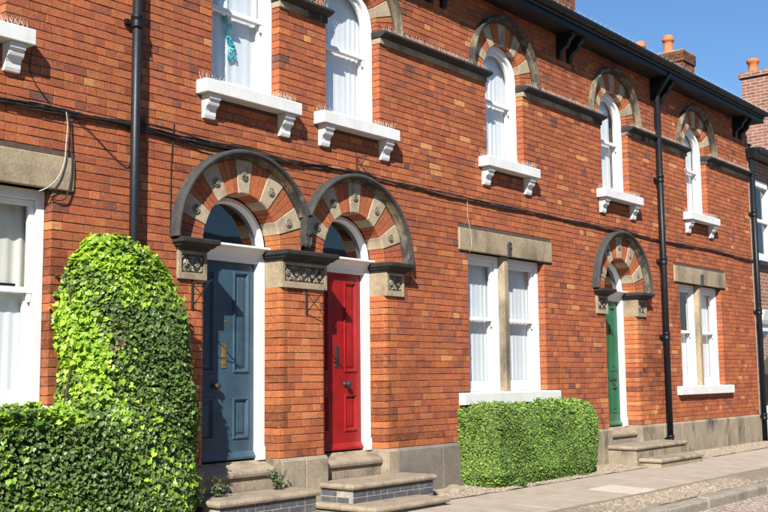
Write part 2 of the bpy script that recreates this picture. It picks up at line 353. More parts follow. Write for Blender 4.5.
# ---- what the bricks leave free: rects (x0,x1,z0,z1,reveal depth,bullnose) and circles (cx,cz,r)
RECT = []; CIRC = []; HOLES = []
for cx in PAIRS:
    RECT += [(cx-.955, cx+.955, 1.20, 3.03, .13, 0), (cx-1.165, cx+1.165, 3.03, 3.33, 0, 0), (cx-1.205, cx+1.205, 1.055, 1.205, 0, 0)]
    HOLES.append((cx-.955, cx+.955, 1.10, 3.10))
for cx, _ in DOORS:
    RECT += [(cx-.515, cx+.515, .50, SPR, .25, 1)]
    CIRC.append((cx, SPR, .90)); HOLES.append((cx-.565, cx+.565, .30, SPR))
CAPS = [(6.51, 6.865, 'L'), (7.895, 8.585, 'C'), (9.615, 9.95, 'R'), (14.75, 15.105, 'L'), (16.135, 16.47, 'R')]
for x0, x1, k in CAPS: RECT.append((x0, x1, 2.36, SPR, .25 if 0 else 0, 0))
for cx in UPPER:
    RECT += [(cx-WHW, cx+WHW, 4.31, WSPR, .13, 0), (cx-.67, cx+.67, 4.185, 4.32, 0, 0)]
    CIRC.append((cx, WSPR, .80)); HOLES.append((cx-WHW, cx+WHW, 4.25, WSPR))
    RECT.append((cx-.80, cx+.80, 5.516, WSPR, 0, 0))
edges = [XL]+[q for cx in UPPER for q in (cx-WHW, cx+WHW)]+[XR]
STRINGS = [(edges[i], edges[i+1]) for i in range(0, len(edges), 2)]
for a, b in STRINGS: RECT.append((a, b, 5.365, 5.50, 0, 0))
CO = .0772; Z0 = .605; NC = 77; J = .0072
PAL = [((.42, .124, .048), 32), ((.385, .110, .046), 32), ((.35, .100, .047), 20), ((.30, .090, .050), 7), ((.23, .079, .052), 2.5), ((.47, .158, .058), 11), ((.15, .072, .058), .8), ((.58, .27, .10), 1.9)]
ORG = [((.52, .17, .060), 30), ((.48, .15, .055), 26), ((.43, .125, .052), 18), ((.55, .21, .08), 6), ((.22, .066, .042), 4), ((.08, .045, .042), 1.5)]
def pick(x, z):
    # the rubbed orange bricks of the door piers
    org = (7.85 < x < 8.66 and z < 2.4) or (abs(x-9.72) < .16 and z < 2.36) or (abs(x-16.25) < .2 and z < 2.36) or (abs(x-6.8) < .1 and z < 2.36)
    pal = ORG if org else PAL
    t = random.uniform(0, sum(p[1] for p in pal))
    for c, q in pal:
        t -= q
        if t <= 0: break
    k = random.uniform(.80, 1.04)
    # sooty patches where the wall is really stained
    for (sx, sz, rx, rz, a) in ((5.22, 2.0, .14, .8, .6), (7.95, 1.15, .09, .95, .55), (9.66, 1.6, .08, .7, .5), (6.06, 4.4, .22, 1.9, .5), (9.75, 1.2, .10, .6, .55), (10.3, .72, .9, .10, .7), (17.05, 1.5, .35, .8, .5), (16.6, 1.5, .35, .55, .5), (8.24, .68, .3, .07, .6), (6.7, 3.4, .5, .25, .25), (16.4, 2.4, .2, .6, .35), (13.6, 5.9, .5, .6, .2), (5.7, 2.4, .28, .5, .2)):
        d = ((x-sx)/rx)**2+((z-sz)/rz)**2
        if d < 1 and random.random() < .75: k *= 1-a*(1-d)*random.uniform(.5, 1.2)
    return tuple(max(.012, v*k) for v in c)
def brick_geo(x0, x1, z0, z1, dep, bl, br, y=0., cut=.0035):
    """rounded-arris brick: plan profile lofted through four heights; bl/br = end rounding"""
    def plan(off):
        p = [(x0, dep)]
        p += [(x0, bl+off), (x0+bl*.29, bl*.29+off), (x0+bl, off)] if bl > .01 else [(x0, bl+off), (x0+bl, off)]
        p += [(x1-br, off), (x1-br*.29, br*.29+off), (x1, br+off)] if br > .01 else [(x1-br, off), (x1, br+off)]
        return p+[(x1, dep)]
    vs = []
    jy = [random.uniform(-.0013, .0013) for _ in range(4)]
    for k, (z, off) in enumerate(((z0, cut), (z0+cut, 0), (z1-cut, 0), (z1, cut))):
        pl = plan(off); n = len(pl)
        for i, (px_, py_) in enumerate(pl):
            t = (px_-x0)/max(1e-4, x1-x0)
            jj = ((jy[0]*(1-t)+jy[1]*t) if k < 2 else (jy[2]*(1-t)+jy[3]*t)) if py_ < dep-.001 else 0
            vs.append((px_+random.uniform(-.0012, .0012), y+py_+jj, z+(random.uniform(-.0021, .0021) if 0 < i < n-1 else 0)))
    fs = [(k*n+i, k*n+i+1, (k+1)*n+i+1, (k+1)*n+i) for k in range(3) for i in range(n-1)]
    fs += [tuple(range(n))[::-1], tuple(range(3*n, 4*n))]
    return vs, fs
whole = []; clipped = []
for ci in range(NC):
    z0 = Z0+ci*CO; z1 = z0+CO-J; zm = (z0+z1)/2
    if z1 > 6.56: break
    blk = sorted([(r[0], r[1], r[4], r[5]) for r in RECT if r[2]-.012 < zm < r[3]+.012])
    free = []; x = XL; dl = (0, 0)
    for a, b, d, bull in blk+[(XR, XR+1, 0, 0)]:
        if a > x+.012: free.append((x, a, dl, (d, bull)))
        if b > x: x = b; dl = (d, bull)
        elif a <= x and b == x: dl = (max(d, dl[0]), max(bull, dl[1]))
    for a, b, (da, ba), (db, bb) in free:
        # run of stretchers and headers
        cuts = [a]; x = a; st = ci % 2
        first = random.choice((.108, .165, .225)) if a > XL+.01 else (.225 if st else .108)
        x += first
        while x < b-.05:
            cuts.append(x); st = (random.random() < .5); x += .224 if st else .1085
        if len(cuts) > 1 and b-cuts[-1] < .05: cuts.pop()
        cuts.append(b)
        for i in range(len(cuts)-1):
            xa = cuts[i]+(.0027 if i else .001); xb = cuts[i+1]-(.0027 if i < len(cuts)-2 else .001)
            if xb-xa < .012: continue
            zlo = lambda q: max([z0]+[cz+math.sqrt(r*r-(q-cx)**2) for cx, cz, r in CIRC if abs(q-cx) < r and z1 > cz-.01])
            near = any(z1 > cz-.01 and min(abs(xa-cx), abs(xb-cx), 0 if xa < cx < xb else 9) < r for cx, cz, r in CIRC)
            pts = None
            if near:
                qs = [xa+(xb-xa)*t/8 for t in range(9)]; zz = [zlo(q) for q in qs]
                if min(zz) >= z1-.004: continue
                if max(zz) > z0+.001: pts = [(q, min(zq, z1)) for q, zq in zip(qs, zz)]
            col = pick((xa+xb)/2, zm); y = random.uniform(-.0022, .0022)
            if pts:
                # keep only the columns that stand clear of the circle
                keep = [p for p in pts if p[1] < z1-.0005]
                if len(keep) < 2: continue
                n = len(keep); vs = [(q, y, zq) for q, zq in keep]+[(q, y, z1) for q, _ in keep[::-1]]
                m2 = len(vs); vs += [(q, .05, zq) for q, _, zq in vs]
                clipped.append((house_of((xa+xb)/2), vs, [tuple(range(m2))]+[(k, m2+k, m2+(k+1) % m2, (k+1) % m2) for k in range(m2)], col))
            else:
                L = (da, ba) if i == 0 else (0, 0); Rr = (db, bb) if i == len(cuts)-2 else (0, 0)
                dep = max(.05, L[0], Rr[0])
                whole.append((house_of((xa+xb)/2), xa, xb, z0, z1, dep, (.045 if L[1] else .0018), (.045 if Rr[1] else .0018), y, col))
# ---- mortar core of each wall, with the openings left free
def core(x0, x1):
    m = MB(); xs = {x0, x1}
    for a, b, c, d in HOLES: xs |= {q for q in (a-.006, b+.006) if x0 < q < x1}
    for cx, cz, r in CIRC: xs |= {q for q in (cx-(r-.04)*math.cos(math.pi*k/24) for k in range(25)) if x0 < q < x1}
    xs = sorted(xs); Y = .0065
    for xa, xb in zip(xs, xs[1:]):
        if xb-xa < 1e-5: continue
        xm = (xa+xb)/2; hol = [(c, d) for a, b, c, d in HOLES if a-.006 <= xm <= b+.006]
        tops = [((xa, xb), cx, cz, r-.04) for cx, cz, r in CIRC if abs(xm-cx) < r-.04]
        f = lambda q, cx, cz, r: cz+math.sqrt(max(0, r*r-(q-cx)**2))
        segs = [[(.0, .0), (6.58, 6.58)]]
        cutl = [((c, c), (d, d)) for c, d in hol]+[((cz-.02, cz-.02), (f(xa, cx, cz, r), f(xb, cx, cz, r))) for _, cx, cz, r in tops]
        cutl.sort(); cur = (0., 0.)
        for lo, hi in cutl:
            if lo[0] > cur[0]+1e-4: m.add([(xa, Y, cur[0]), (xb, Y, cur[1]), (xb, Y, lo[1]), (xa, Y, lo[0])], [(0, 1, 2, 3)])
            cur = (max(cur[0], hi[0]), max(cur[1], hi[1]))
        m.add([(xa, Y, cur[0]), (xb, Y, cur[1]), (xb, Y, 6.58), (xa, Y, 6.58)], [(0, 1, 2, 3)])
    for a, b, c, d in HOLES:                       # reveals
        for q, s in ((a-.006, 1), (b+.006, -1)):
            if x0 < q < x1:
                dd = .045 if c < .5 else 0; q += s*dd; yy = .06 if dd else Y; v = [(q, yy, c), (q, .34, c), (q, .34, d), (q, yy, d)]; m.add(v, [(0, 1, 2, 3) if s > 0 else (3, 2, 1, 0)])
    return m
walls = []
for h, (a, b) in zip(houses, HB): walls.append(obj('wall', core(a, b), 'mortar', h))
# ---- bricks: those that show largest in the photograph one by one, the rest joined
def shown(t):
    X, Y, D = px((t[1]+t[2])/2, 0, (t[3]+t[4])/2)
    if not (0 < X < 768 and 0 < Y < 512): return 0
    if X < 206 and Y > 236+max(0, (X-140))*1.1 and X > 52: return 0
    if 452 < X < 606 and Y > 400: return 0
    if 140 < X < 147 or 198 < X < 300 and 80 < Y < 130: return 0
    return (t[2]-t[1])*X and (t[2]-t[1])/D**2*(1 if t[2]-t[1] < .3 else .3)
SHARE = {}
for hi in range(3):
    idx = [t for t in whole if t[0] == hi]; idx.sort(key=lambda t: -shown(t)); one = idx[:300]; rest = idx[300:]
    for t in one:
        _, xa, xb, z0, z1, dep, bl, br, y, col = t
        key = (round(xb-xa, 3), dep, bl, br)
        if key not in SHARE or (len(SHARE[key]) < 5 and key[1] < .06 and random.random() < .25):
            mb = MB(); mb.add(*brick_geo(-(xb-xa)/2, (xb-xa)/2, 0, CO-J, dep, bl, br)); SHARE.setdefault(key, []).append(mb.mesh('brick', 'brick', white=True))
        o = bpy.data.objects.new('brick', random.choice(SHARE[key])); o.color = (*col, 1); o.location = ((xa+xb)/2, y, z0)
        link(o, walls[hi])
    mb = MB(); mb.c = []
    for _, xa, xb, z0, z1, dep, bl, br, y, col in rest:
        v, f = brick_geo(xa, xb, z0, z1, dep, bl, br, y); mb.add(v, f, col)
    for q, v, f, col in clipped:
        if q == hi: mb.add(v, f, col)
    obj('brickwork', mb, 'brick', walls[hi], kind='stuff')
# ---- shells: back, sides, floors so the rooms are dark
for h, (a, b) in zip(houses, HB):
    m = MB()
    for q0, q1, y0, y1, c0, c1 in ((a+.01, a+.12, .36, 7, .0, 6.4), (b-.12, b-.01, .36, 7, 0, 6.4), (a+.01, b-.01, 7, 7.2, 0, 6.6), (a+.13, b-.13, .36, 6.99, .3, .45), (a+.13, b-.13, .36, 6.99, 3.5, 3.75), (a+.01, b-.01, .02, 6.99, 6.42, 6.50)):
        m.box(q0, q1, y0, y1, c0, c1)
    obj('inner_shell', m, 'plaster_inside', h)
obj('toothed_joint', MB().box(XR-.004, XR+.035, -.006, .2, .3, 6.3), 'pale_mortar', houses[2])
# ---- plinths of stone blocks
def plinth(h, x0, x1, mat='plinth_stone', top=.60):
    p = bpy.data.objects.new('plinth', MB().box(x0+.004, x1-.004, -.012, .3, -.1, top-.02).mesh('plinth', 'mortar')); link(p, h); x = x0
    while x < x1-.01:
        L = random.uniform(.55, 1.05)
        if x1-x-L < .35: L = x1-x
        y0 = -.035+random.uniform(-.004, .004); m = MB()
        m.prism([(y0, -.1), (y0, top-.03), (y0+.028, top), (.28, top+.002), (.28, -.1)][::-1], x+.003, x+L-.003)
        obj('stone_block', m, mat, p, bevel=.006); x += L
plinth(houses[0], XL, 6.86); plinth(houses[0], 7.895, P1-.003); plinth(houses[1], P1+.003, 8.585); plinth(houses[1], 9.615, 9.80)
plinth(houses[1], 9.80, 11.6, 'plinth_render'); plinth(houses[1], 11.6, P2-.003); plinth(houses[2], P2+.003, 15.105); plinth(houses[2], 16.135, XR)
# ---- bird spikes
def spikes(parent, x0, x1, y, z, h=.085, step=.045, zf=None):
    m = MB(); x = x0
    while x < x1:
        for dy in (-1, 1):
            xx = x+random.uniform(-.01, .01); t = random.uniform(.85, 1.05)
            m.tube([(xx, y, z), (xx+random.uniform(-.02, .02), y+dy*.028*t, z+h*t)], .0017, 3)
        x += step
    m.box(x0, x1, y-.012, y+.012, z-.004, z+.003)
    obj('bird_spikes', m, 'steel', parent)
# ---- sash geometry
def rot_pane(parent, mb, dark=False): return obj('pane', mb, 'dark_glass' if dark else 'glass', parent)
def upper_window(h, cx):
    m = MB(); y0, y1 = .105, .23; fw = .085; ri = WHW-fw
    for s in (-1, 1): m.box(*sorted((cx+s*ri, cx+s*(WHW-.002))), y0, y1, 4.322, WSPR)
    m.arc([(ri, y0), (WHW-.002, y0), (WHW-.002, y1), (ri, y1)], cx, WSPR, 0, 180, 28, cap=False)
    m.box(cx-ri, cx+ri, y0+.01, y1, 4.322, 4.375)
    fr = obj('window', m, 'white_paint', h, bevel=.004)
    # upper sash (outer) and lower sash (inner)
    s1 = MB(); sw = .048; ro = ri-.002; rn = ri-sw
    for s in (-1, 1): s1.box(*sorted((cx+s*rn, cx+s*ro)), .145, .185, 5.165, WSPR)
    s1.arc([(rn, .145), (ro, .145), (ro, .185), (rn, .185)], cx, WSPR, 0, 180, 24, cap=False)
    s1.box(cx-rn, cx+rn, .143, .187, 5.165, 5.215)
    for s in (-1, 1): s1.prism([(.15, 5.165), (.18, 5.165), (.175, 5.10), (.16, 5.085)], *sorted((cx+s*rn, cx+s*(ro-.004))))
    obj('sash', s1, 'white_paint', fr, bevel=.004)
    s2 = MB()
    for s in (-1, 1): s2.box(*sorted((cx+s*rn, cx+s*ro)), .19, .228, 4.377, 5.215)
    s2.box(cx-rn, cx+rn, .19, .228, 5.175, 5.213); s2.box(cx-rn, cx+rn, .19, .228, 4.377, 4.46)
    obj('sash', s2, 'white_paint', fr, bevel=.004)
    g = MB(); pts = [(cx-rn-.005, .165, 5.20), (cx+rn+.005, .165, 5.20)]+[(cx+(rn+.005)*math.cos(math.pi*k/20), .165, WSPR+(rn+.005)*math.sin(math.pi*k/20)) for k in range(21)]
    g.add(pts, [tuple(range(len(pts)))]); rot_pane(fr, g)
    rot_pane(fr, MB().add([(cx-rn-.005, .209, 4.45), (cx+rn+.005, .209, 4.45), (cx+rn+.005, .209, 5.19), (cx-rn-.005, .209, 5.19)], [(0, 1, 2, 3)]))
    # sill on two console brackets
    sl = MB(); sl.prism([(-.155, 4.188), (-.155, 4.313), (-.147, 4.321), (.10, 4.328), (.10, 4.188)][::-1], cx-.665, cx+.665)
    obj('sill', sl, 'white_sill', fr, bevel=.006)
    for s in (-1, 1):
        bx = cx+s*.525; pr = [(0.01, 3.955), (-.035, 3.955), (-.045, 3.985), (-.048, 4.03), (-.062, 4.062), (-.09, 4.078), (-.098, 4.10), (-.098, 4.125), (-.122, 4.137), (-.122, 4.186), (.01, 4.186)]
        obj('sill_bracket', MB().prism(pr, bx-.072, bx+.072), 'white_sill', fr, bevel=.003)
    spikes(fr, cx-.64, cx+.64, -.03, 4.329, .08); spikes(fr, cx+.30, cx+.64, -.10, 4.327, .07)
    # arch above: voussoirs, hood mould
    ar = obj('window_arch', MB().arc([(WH_I-.03, .04), (WH_I+.03, .04), (WH_I+.03, .10), (WH_I-.03, .10)], cx, WSPR, 0, 180, 28, cap=False), 'mortar', h)
    segs = [('b', 17.6) if i % 2 == 0 else ('s', 14.9) for i in range(11)]; k = 180/sum(q for _, q in segs); a = 0
    for t, q in segs:
        q *= k
        if t == 's': obj('voussoir', MB().arc([(WHW, .018), (WH_I+.02, .018), (WH_I+.02, .11), (WHW, .11)], cx, WSPR, a+.3, a+q-.3, 4), 'arch_stone', ar, bevel=.005)
        else:
            for e in range(3):
                o = obj('voussoir', MB().arc([(WHW+.003, .026), (WH_I+.02, .026), (WH_I+.02, .105), (WHW+.003, .105)], cx, WSPR, a+q*e/3+.35, a+q*(e+1)/3-.35, 2), 'brick', ar, bevel=.003, white=True)
                o.color = (*random.choice(PAL[:3]+PAL[5:6])[0], 1)
        a += q
    hp = [(WH_O, .012), (WH_O, -.068), (WH_O-.01, -.085), (WH_O-.03, -.09), (WH_O-.044, -.07), (WH_O-.05, -.04), (WH_I+.006, -.03), (WH_I, -.02), (WH_I, .05), (WH_O-.02, .05)]
    obj('hood_mould', MB().arc(hp, cx, WSPR-.0, -2.2, 182.2, 40), 'hood_stone', ar, smooth=False)
for i, cx in enumerate(UPPER): upper_window(houses[house_of(cx)], cx)
# ---- string courses between the arches
for a, b in STRINGS:
    for lo, hi in [(max(a, q0), min(b, q1)) for q0, q1 in HB]:
        if hi-lo < .05: continue
        h = houses[house_of((lo+hi)/2)]
        la = .012 if lo == a and a > XL else 0; ra = .012 if hi == b and b < XR else 0
        prof = [(.10, 5.44), (-.045, 5.44), (-.06, 5.448), (-.085, 5.455), (-.105, 5.468), (-.12, 5.475), (-.12, 5.498), (-.112, 5.507), (.10, 5.517)]
        st = obj('string_course', MB().prism(prof[::-1], lo+.001-la*2, hi-.001+ra*2), 'black_stone', h, bevel=.003)
        x = lo
        while x < hi-.01:
            L = random.uniform(.5, .95); L = hi-x if hi-x-L < .3 else L
            obj('stone_block', MB().box(x+.003-(la if x == lo else 0), x+L-.003+(ra if x+L >= hi-.001 else 0), -.028+random.uniform(-.003, .003), .10, 5.368, 5.4395), random.choice(['sandstone', 'plinth_stone', 'hood_stone']), st, bevel=.005); x += L
        spikes(st, lo+.02, hi-.02, -.07, 5.513, .075, .05)
# ---- ground floor window pairs
def pair_window(h, cx):
    m = MB(); y0, y1 = .105, .235; z0, z1 = 1.215, 3.028
    lites = [(cx-.953, cx-.088), (cx+.088, cx+.953)]
    fw = .075
    for a, b in lites:
        m.box(a, a+fw, y0, y1, z0, z1); m.box(b-fw, b, y0, y1, z0, z1); m.box(a+fw, b-fw, y0, y1, z1-.085, z1); m.box(a+fw, b-fw, y0+.012, y1, z0, z0+.05)
    fr = obj('window', m, 'white_paint', h, bevel=.004)
    for a, b in lites:
        A, B = a+fw+.002, b-fw-.002; sw = .05
        for (y, c, d, bot, top) in ((.14, 2.15, z1-.087, .05, .05), (.186, z0+.052, 2.198, .085, .045)):
            s = MB(); s.box(A, A+sw, y, y+.042, c, d); s.box(B-sw, B, y, y+.042, c, d); s.box(A+sw, B-sw, y, y+.042, c, c+bot); s.box(A+sw, B-sw, y, y+.042, d-top, d)
            if y < .15:
                for q in (A, B-sw): s.prism([(y+.004, c), (y+.036, c), (y+.03, c-.06), (y+.014, c-.075)], q+.004, q+sw-.004)
            obj('sash', s, 'white_paint', fr, bevel=.004)
            rot_pane(fr, MB().add([(A+sw-.004, y+.02, c+bot-.004), (B-sw+.004, y+.02, c+bot-.004), (B-sw+.004, y+.02, d-top+.004), (A+sw-.004, y+.02, d-top+.004)], [(0, 1, 2, 3)]))
    # sandstone mullion and lintel
    obj('mullion', MB().vprism([(cx-.086, .24), (cx-.086, .085), (cx-.045, .028), (cx+.045, .028), (cx+.086, .085), (cx+.086, .24)], 1.207, 3.03), 'sandstone', fr, bevel=.004)
    obj('lintel', MB().prism([(-.02, 3.033), (-.024, 3.20), (-.02, 3.325), (.20, 3.325), (.20, 3.07), (.07, 3.045), (.02, 3.033)][::-1], cx-1.16, cx+1.16), 'sandstone', fr, bevel=.012, segs=3)
    k = MB().vprism([(cx-.045, -.02), (cx-.04, -.045), (cx+.04, -.045), (cx+.045, -.02)], 3.02, 3.17); k.lathe([(.05, 0), (.05, .028), (.03, .034), (.028, .02), (.0, .02)], (cx, -.02, 3.185), 14, 'y')
    obj('carved_stop', k, 'dark_stone', fr, bevel=.003)
    obj('sill', MB().prism([(-.085, 1.058), (-.085, 1.196), (-.078, 1.205), (.10, 1.216), (.10, 1.058)][::-1], cx-1.20, cx+1.20), 'white_sill', fr, bevel=.007)
for cx in PAIRS: pair_window(houses[house_of(cx)], cx)
# ---- arched doorways
def rosette(cx, cz, r):
    m = MB(); m.lathe([(r, 0), (r, .012), (r*.82, .016), (r*.78, .004), (0, .004)], (cx, .006, cz), 14, 'y')
    for k in range(5):
        a = 2*math.pi*k/5+.3; m.ball((cx+r*.42*math.cos(a),  -.004, cz+r*.42*math.sin(a)), r*.23, .012, r*.23, 6, 4)
    m.ball((cx, -.006, cz), r*.18, .012, r*.18, 6, 4); return m
def carve(x0, x1, z0, z1, y, n):
    """leaf scrolls round small flowers, on a backing plate"""
    m = MB().box(x0+.002, x1-.002, y-.006, y+.004, z0+.002, z1-.002); k = max(1, round((x1-x0)/.13)); st = (x1-x0)/k; zc = (z0+z1)/2; H = (z1-z0)/2
    for i in range(k):
        cx = x0+st*(i+.5)+random.uniform(-.006, .006); cz = zc+random.uniform(-.006, .006); r = min(st, 2*H)*.27
        for q in range(6):
            a = q*1.047+i*.4; m.ball((cx+r*.62*math.cos(a), y-.014, cz+r*.62*math.sin(a)), r*.40, .015, r*.40, 7, 5)
        m.ball((cx, y-.02, cz), r*.30, .014, r*.30, 7, 5)
        for sx in (-1, 1):
            for sz in (-1, 1):
                px_, pz_ = cx+sx*st*.36, cz+sz*H*.66
                m.ball((px_, y-.010, pz_), st*.13, .014, H*.17, 7, 5); m.ball((px_-sx*st*.10, y-.010, pz_+sz*H*.10), st*.10, .012, H*.12, 7, 5); m.ball((px_+sx*st*.04, y-.010, pz_-sz*H*.26), st*.08, .012, H*.16, 7, 5)
    return m
def doorway(h, cx, name, z_foot=.60):
    mirror = -1 if name == 'blue' else 1
    # frame with transom, fanlight
    y0, y1 = .225, .345; jw = .088; hw = .512; ri = hw-jw
    m = MB()
    for s in (-1, 1): m.box(*sorted((cx+s*ri, cx+s*hw)), y0, y1, .585, SPR); m.box(*sorted((cx+s*(ri-.004), cx+s*(hw+.002))), y0-.014, y1-.01, .585, .72)
    ra = hw-.062; m.arc([(ra, y0+.012), (ra+.015, y0), (hw-.015, y0), (hw, y0+.012), (hw, y1), (ra, y1)], cx, SPR, 0, 180, 28, cap=False)
    m.prism([(y1, 2.612), (y0+.018, 2.612), (y0+.010, 2.66), (y0-.012, 2.705), (y0-.05, 2.738), (y0-.085, 2.752), (y0-.09, 2.757), (y0-.09, 2.778), (y0, 2.794), (y1, 2.794)][::-1], cx-hw+.003, cx+hw-.003)
    fr = obj('door_frame', m, 'white_paint', h, bevel=.004)
    g = MB(); pts = [(cx-ra-.004, .30, 2.785), (cx+ra+.004, .30, 2.785)]+[(cx+(ra+.004)*math.cos(math.pi*k/24), .30, SPR+(ra+.004)*math.sin(math.pi*k/24)) for k in range(2, 23)]
    g.add(pts, [tuple(range(len(pts)))]); obj('fanlight_pane', g, 'dark_glass', fr)
    # leaf
    pm = name+'_paint'; zb, zt = .60, 2.612; hw2 = ri-.003
    lf = MB(); lf.box(cx-hw2, cx+hw2, .318, .345, zb, zt)
    cols = [(-hw2, -.325), (-.135, .135) if False else (-.15, .15), (.325, hw2)]
    for a, b in ((-hw2, -.335), (-.135, .135), (.335, hw2)): lf.box(cx+a, cx+b, .297, .319, zb, zt)
    for a, b in ((zb, .82), (1.22, 1.49), (2.51, zt)):
        for c, d in ((-.335, -.135), (.135, .335)): lf.box(cx+c, cx+d, .297, .319, a, b)
    lf.prism([(.297, zb+.002), (.262, zb+.008), (.262, zb+.03), (.297, zb+.085)], cx-hw2, cx+hw2)          # weatherboard
    dr = obj('door', lf, pm, h, bevel=.003)
    for c, d in ((-.335, -.135), (.135, .335)):
        for a, b in ((.82, 1.22), (1.49, 2.51)):
            q = MB()
            # bolection moulding + raised field
            X0, X1, A, B = cx+c, cx+d, a, b
            ring = lambda o, y: [(X0+o, y, A+o), (X1-o, y, A+o), (X1-o, y, B-o), (X0+o, y, B-o)]
            loops = ring(-.012, .298)+ring(-.006, .284)+ring(.008, .282)+ring(.02, .296)+ring(.028, .312)+ring(.042, .312)+ring(.058, .303)
            q.add(loops, [(i*4+k, i*4+(k+1) % 4, i*4+4+(k+1) % 4, i*4+4+k) for i in range(6) for k in range(4)]+[(24, 25, 26, 27)])
            obj('door_panel', q, pm, dr)
    lb = MB(); lb.box(cx-.032, cx+.032, .289, .298, 1.53, 1.775); lb.box(cx-.02, cx+.02, .283, .29, 1.565, 1.74)
    obj('letter_plate', lb, 'brass' if name == 'blue' else 'iron', dr, bevel=.003)
    kx = cx+mirror*.135 if name != 'green' else cx+.135
    kz = 1.345
    obj('door_knob', MB().lathe([(.032, 0), (.032, .008), (.012, .012), (.011, .04), (.03, .05), (.036, .066), (.03, .082), (.0, .086)], (kx, .297, kz), 14, 'y'), 'iron', dr, smooth=True)
    obj('keyhole_plate', MB().lathe([(.014, 0), (.014, .006), (0, .007)], (cx-mirror*.02, .297, 2.0), 10, 'y'), 'brass', dr)
    # threshold stone
    t = MB(); t.prism([(.075, .435), (.055, .445), (.048, .475), (.055, .502), (.075, .515), (.262, .585), (.36, .592), (.36, .30), (.085, .30), (.085, .435)][::-1], cx-.51, cx+.51)
    obj('threshold', t, 'step_stone', h, bevel=.006)
    # arch
    ar = obj('door_arch', MB().arc([(.80, .05), (.90, .05), (.90, .12), (.80, .12)], cx, SPR, 0, 180, 32, cap=False), 'mortar', h)
    segs = [('b', 17.0) if i % 2 == 0 else ('s', 15.6) for i in range(11)]; k = 180/sum(q for _, q in segs); a = 0
    for tt, q in segs:
        q *= k
        if tt == 's':
            obj('voussoir', MB().arc([(RING+.012, .006), (RING, .018), (RING, .24), (.885, .24), (.885, .006)], cx, SPR, a+.22, a+q-.22, 4), 'arch_stone', ar, bevel=.005)
            am = math.radians(a+q/2); obj('rosette', rosette(cx+.70*math.cos(am), SPR+.70*math.sin(am), .044), 'carving', ar, smooth=True)
        else:
            for e in range(3):
                o = obj('voussoir', MB().arc([(RING+.012, .016), (RING+.003, .026), (RING+.003, .235), (.885, .235), (.885, .016)], cx, SPR, a+q*e/3+.22, a+q*(e+1)/3-.22, 2), 'brick', ar, bevel=.003, white=True)
                o.color = (*random.choice(PAL[:3]+PAL[5:6])[0], 1)
        a += q
    a0, a1 = -.3, 180.3
    if name == 'blue': a0 = 24.5
    if name == 'red': a1 = 155.5
    ho = [(HOOD_O, .01), (HOOD_O, -.085), (HOOD_O-.006, -.104), (HOOD_O-.022, -.118), (HOOD_O-.04, -.116), (HOOD_O-.052, -.10), (HOOD_O-.056, -.085), (HOOD_O-.056, .06)]
    hi_ = [(HOOD_O-.0565, -.08), (HOOD_O-.062, -.06), (HOOD_O-.072, -.035), (HOOD_O-.08, -.02), (HOOD_I+.004, -.016), (HOOD_I, -.01), (HOOD_I, .06), (HOOD_O-.0565, .06)]
    obj('hood_mould', MB().arc(ho, cx, SPR, a0, a1, 44), 'dark_stone', ar, bevel=.002)
    obj('hood_cove', MB().arc(hi_, cx, SPR, a0, a1, 44), 'hood_stone', ar)
    return ar
arches = [doorway(houses[house_of(cx)], cx, n) for cx, n in DOORS]
# carved stop where the two hood moulds meet
m = carve(P1-.05, P1+.05, 2.80, 3.12, -.07, 16); m.prism([(-.06, 2.83), (-.085, 2.95), (-.10, 3.13), (0, 3.15), (0, 2.80)][::-1], P1-.045, P1+.045)
obj('carved_stop', m, 'dark_stone', arches[1], bevel=.004)
# capitals: impost cornice, carved panel block
for x0, x1, k in CAPS:
    h = houses[1] if k == 'C' else houses[house_of((x0+x1)/2)]
    m = MB(); y = -.03
    m.box(x0, x1, y+.03, .23, 2.36, 2.635)
    # raised border round the panel
    px0, px1 = (x0+.04, x1-.04); z0, z1 = 2.425, 2.60
    m.box(x0, px0, y, y+.029, 2.36, 2.635); m.box(px1, x1, y, y+.029, 2.36, 2.635); m.box(px0, px1, y, y+.029, 2.36, z0); m.box(px0, px1, y, y+.029, z1, 2.635)
    cp = obj('capital', m, 'sandstone', h, bevel=.004)
    obj('carved_panel', carve(px0, px1, z0, z1, 0, 34 if k == 'C' else 14), 'carving', cp, smooth=True)
    ex = .05
    prof = lambda o, z: [(x0-o, -.03-o*2.3), (x1+o, -.03-o*2.3), (x1+o, .226), (x0-o, .226)]
    vs = []
    for o, z in ((.006, 2.636), (.012, 2.655), (.03, 2.668), (.042, 2.69), (.056, 2.70), (.058, 2.735), (.052, 2.745), (.01, 2.753)):
        vs += [(a, b, z) for a, b in prof(o, z)]
    n = 8; fs = [(i*4+q, i*4+(q+1) % 4, i*4+4+(q+1) % 4, i*4+4+q) for i in range(n-1) for q in range(4)]+[(3, 2, 1, 0), (28, 29, 30, 31)]
    obj('impost_cornice', MB().add(vs, fs), 'black_stone', cp, bevel=.003)
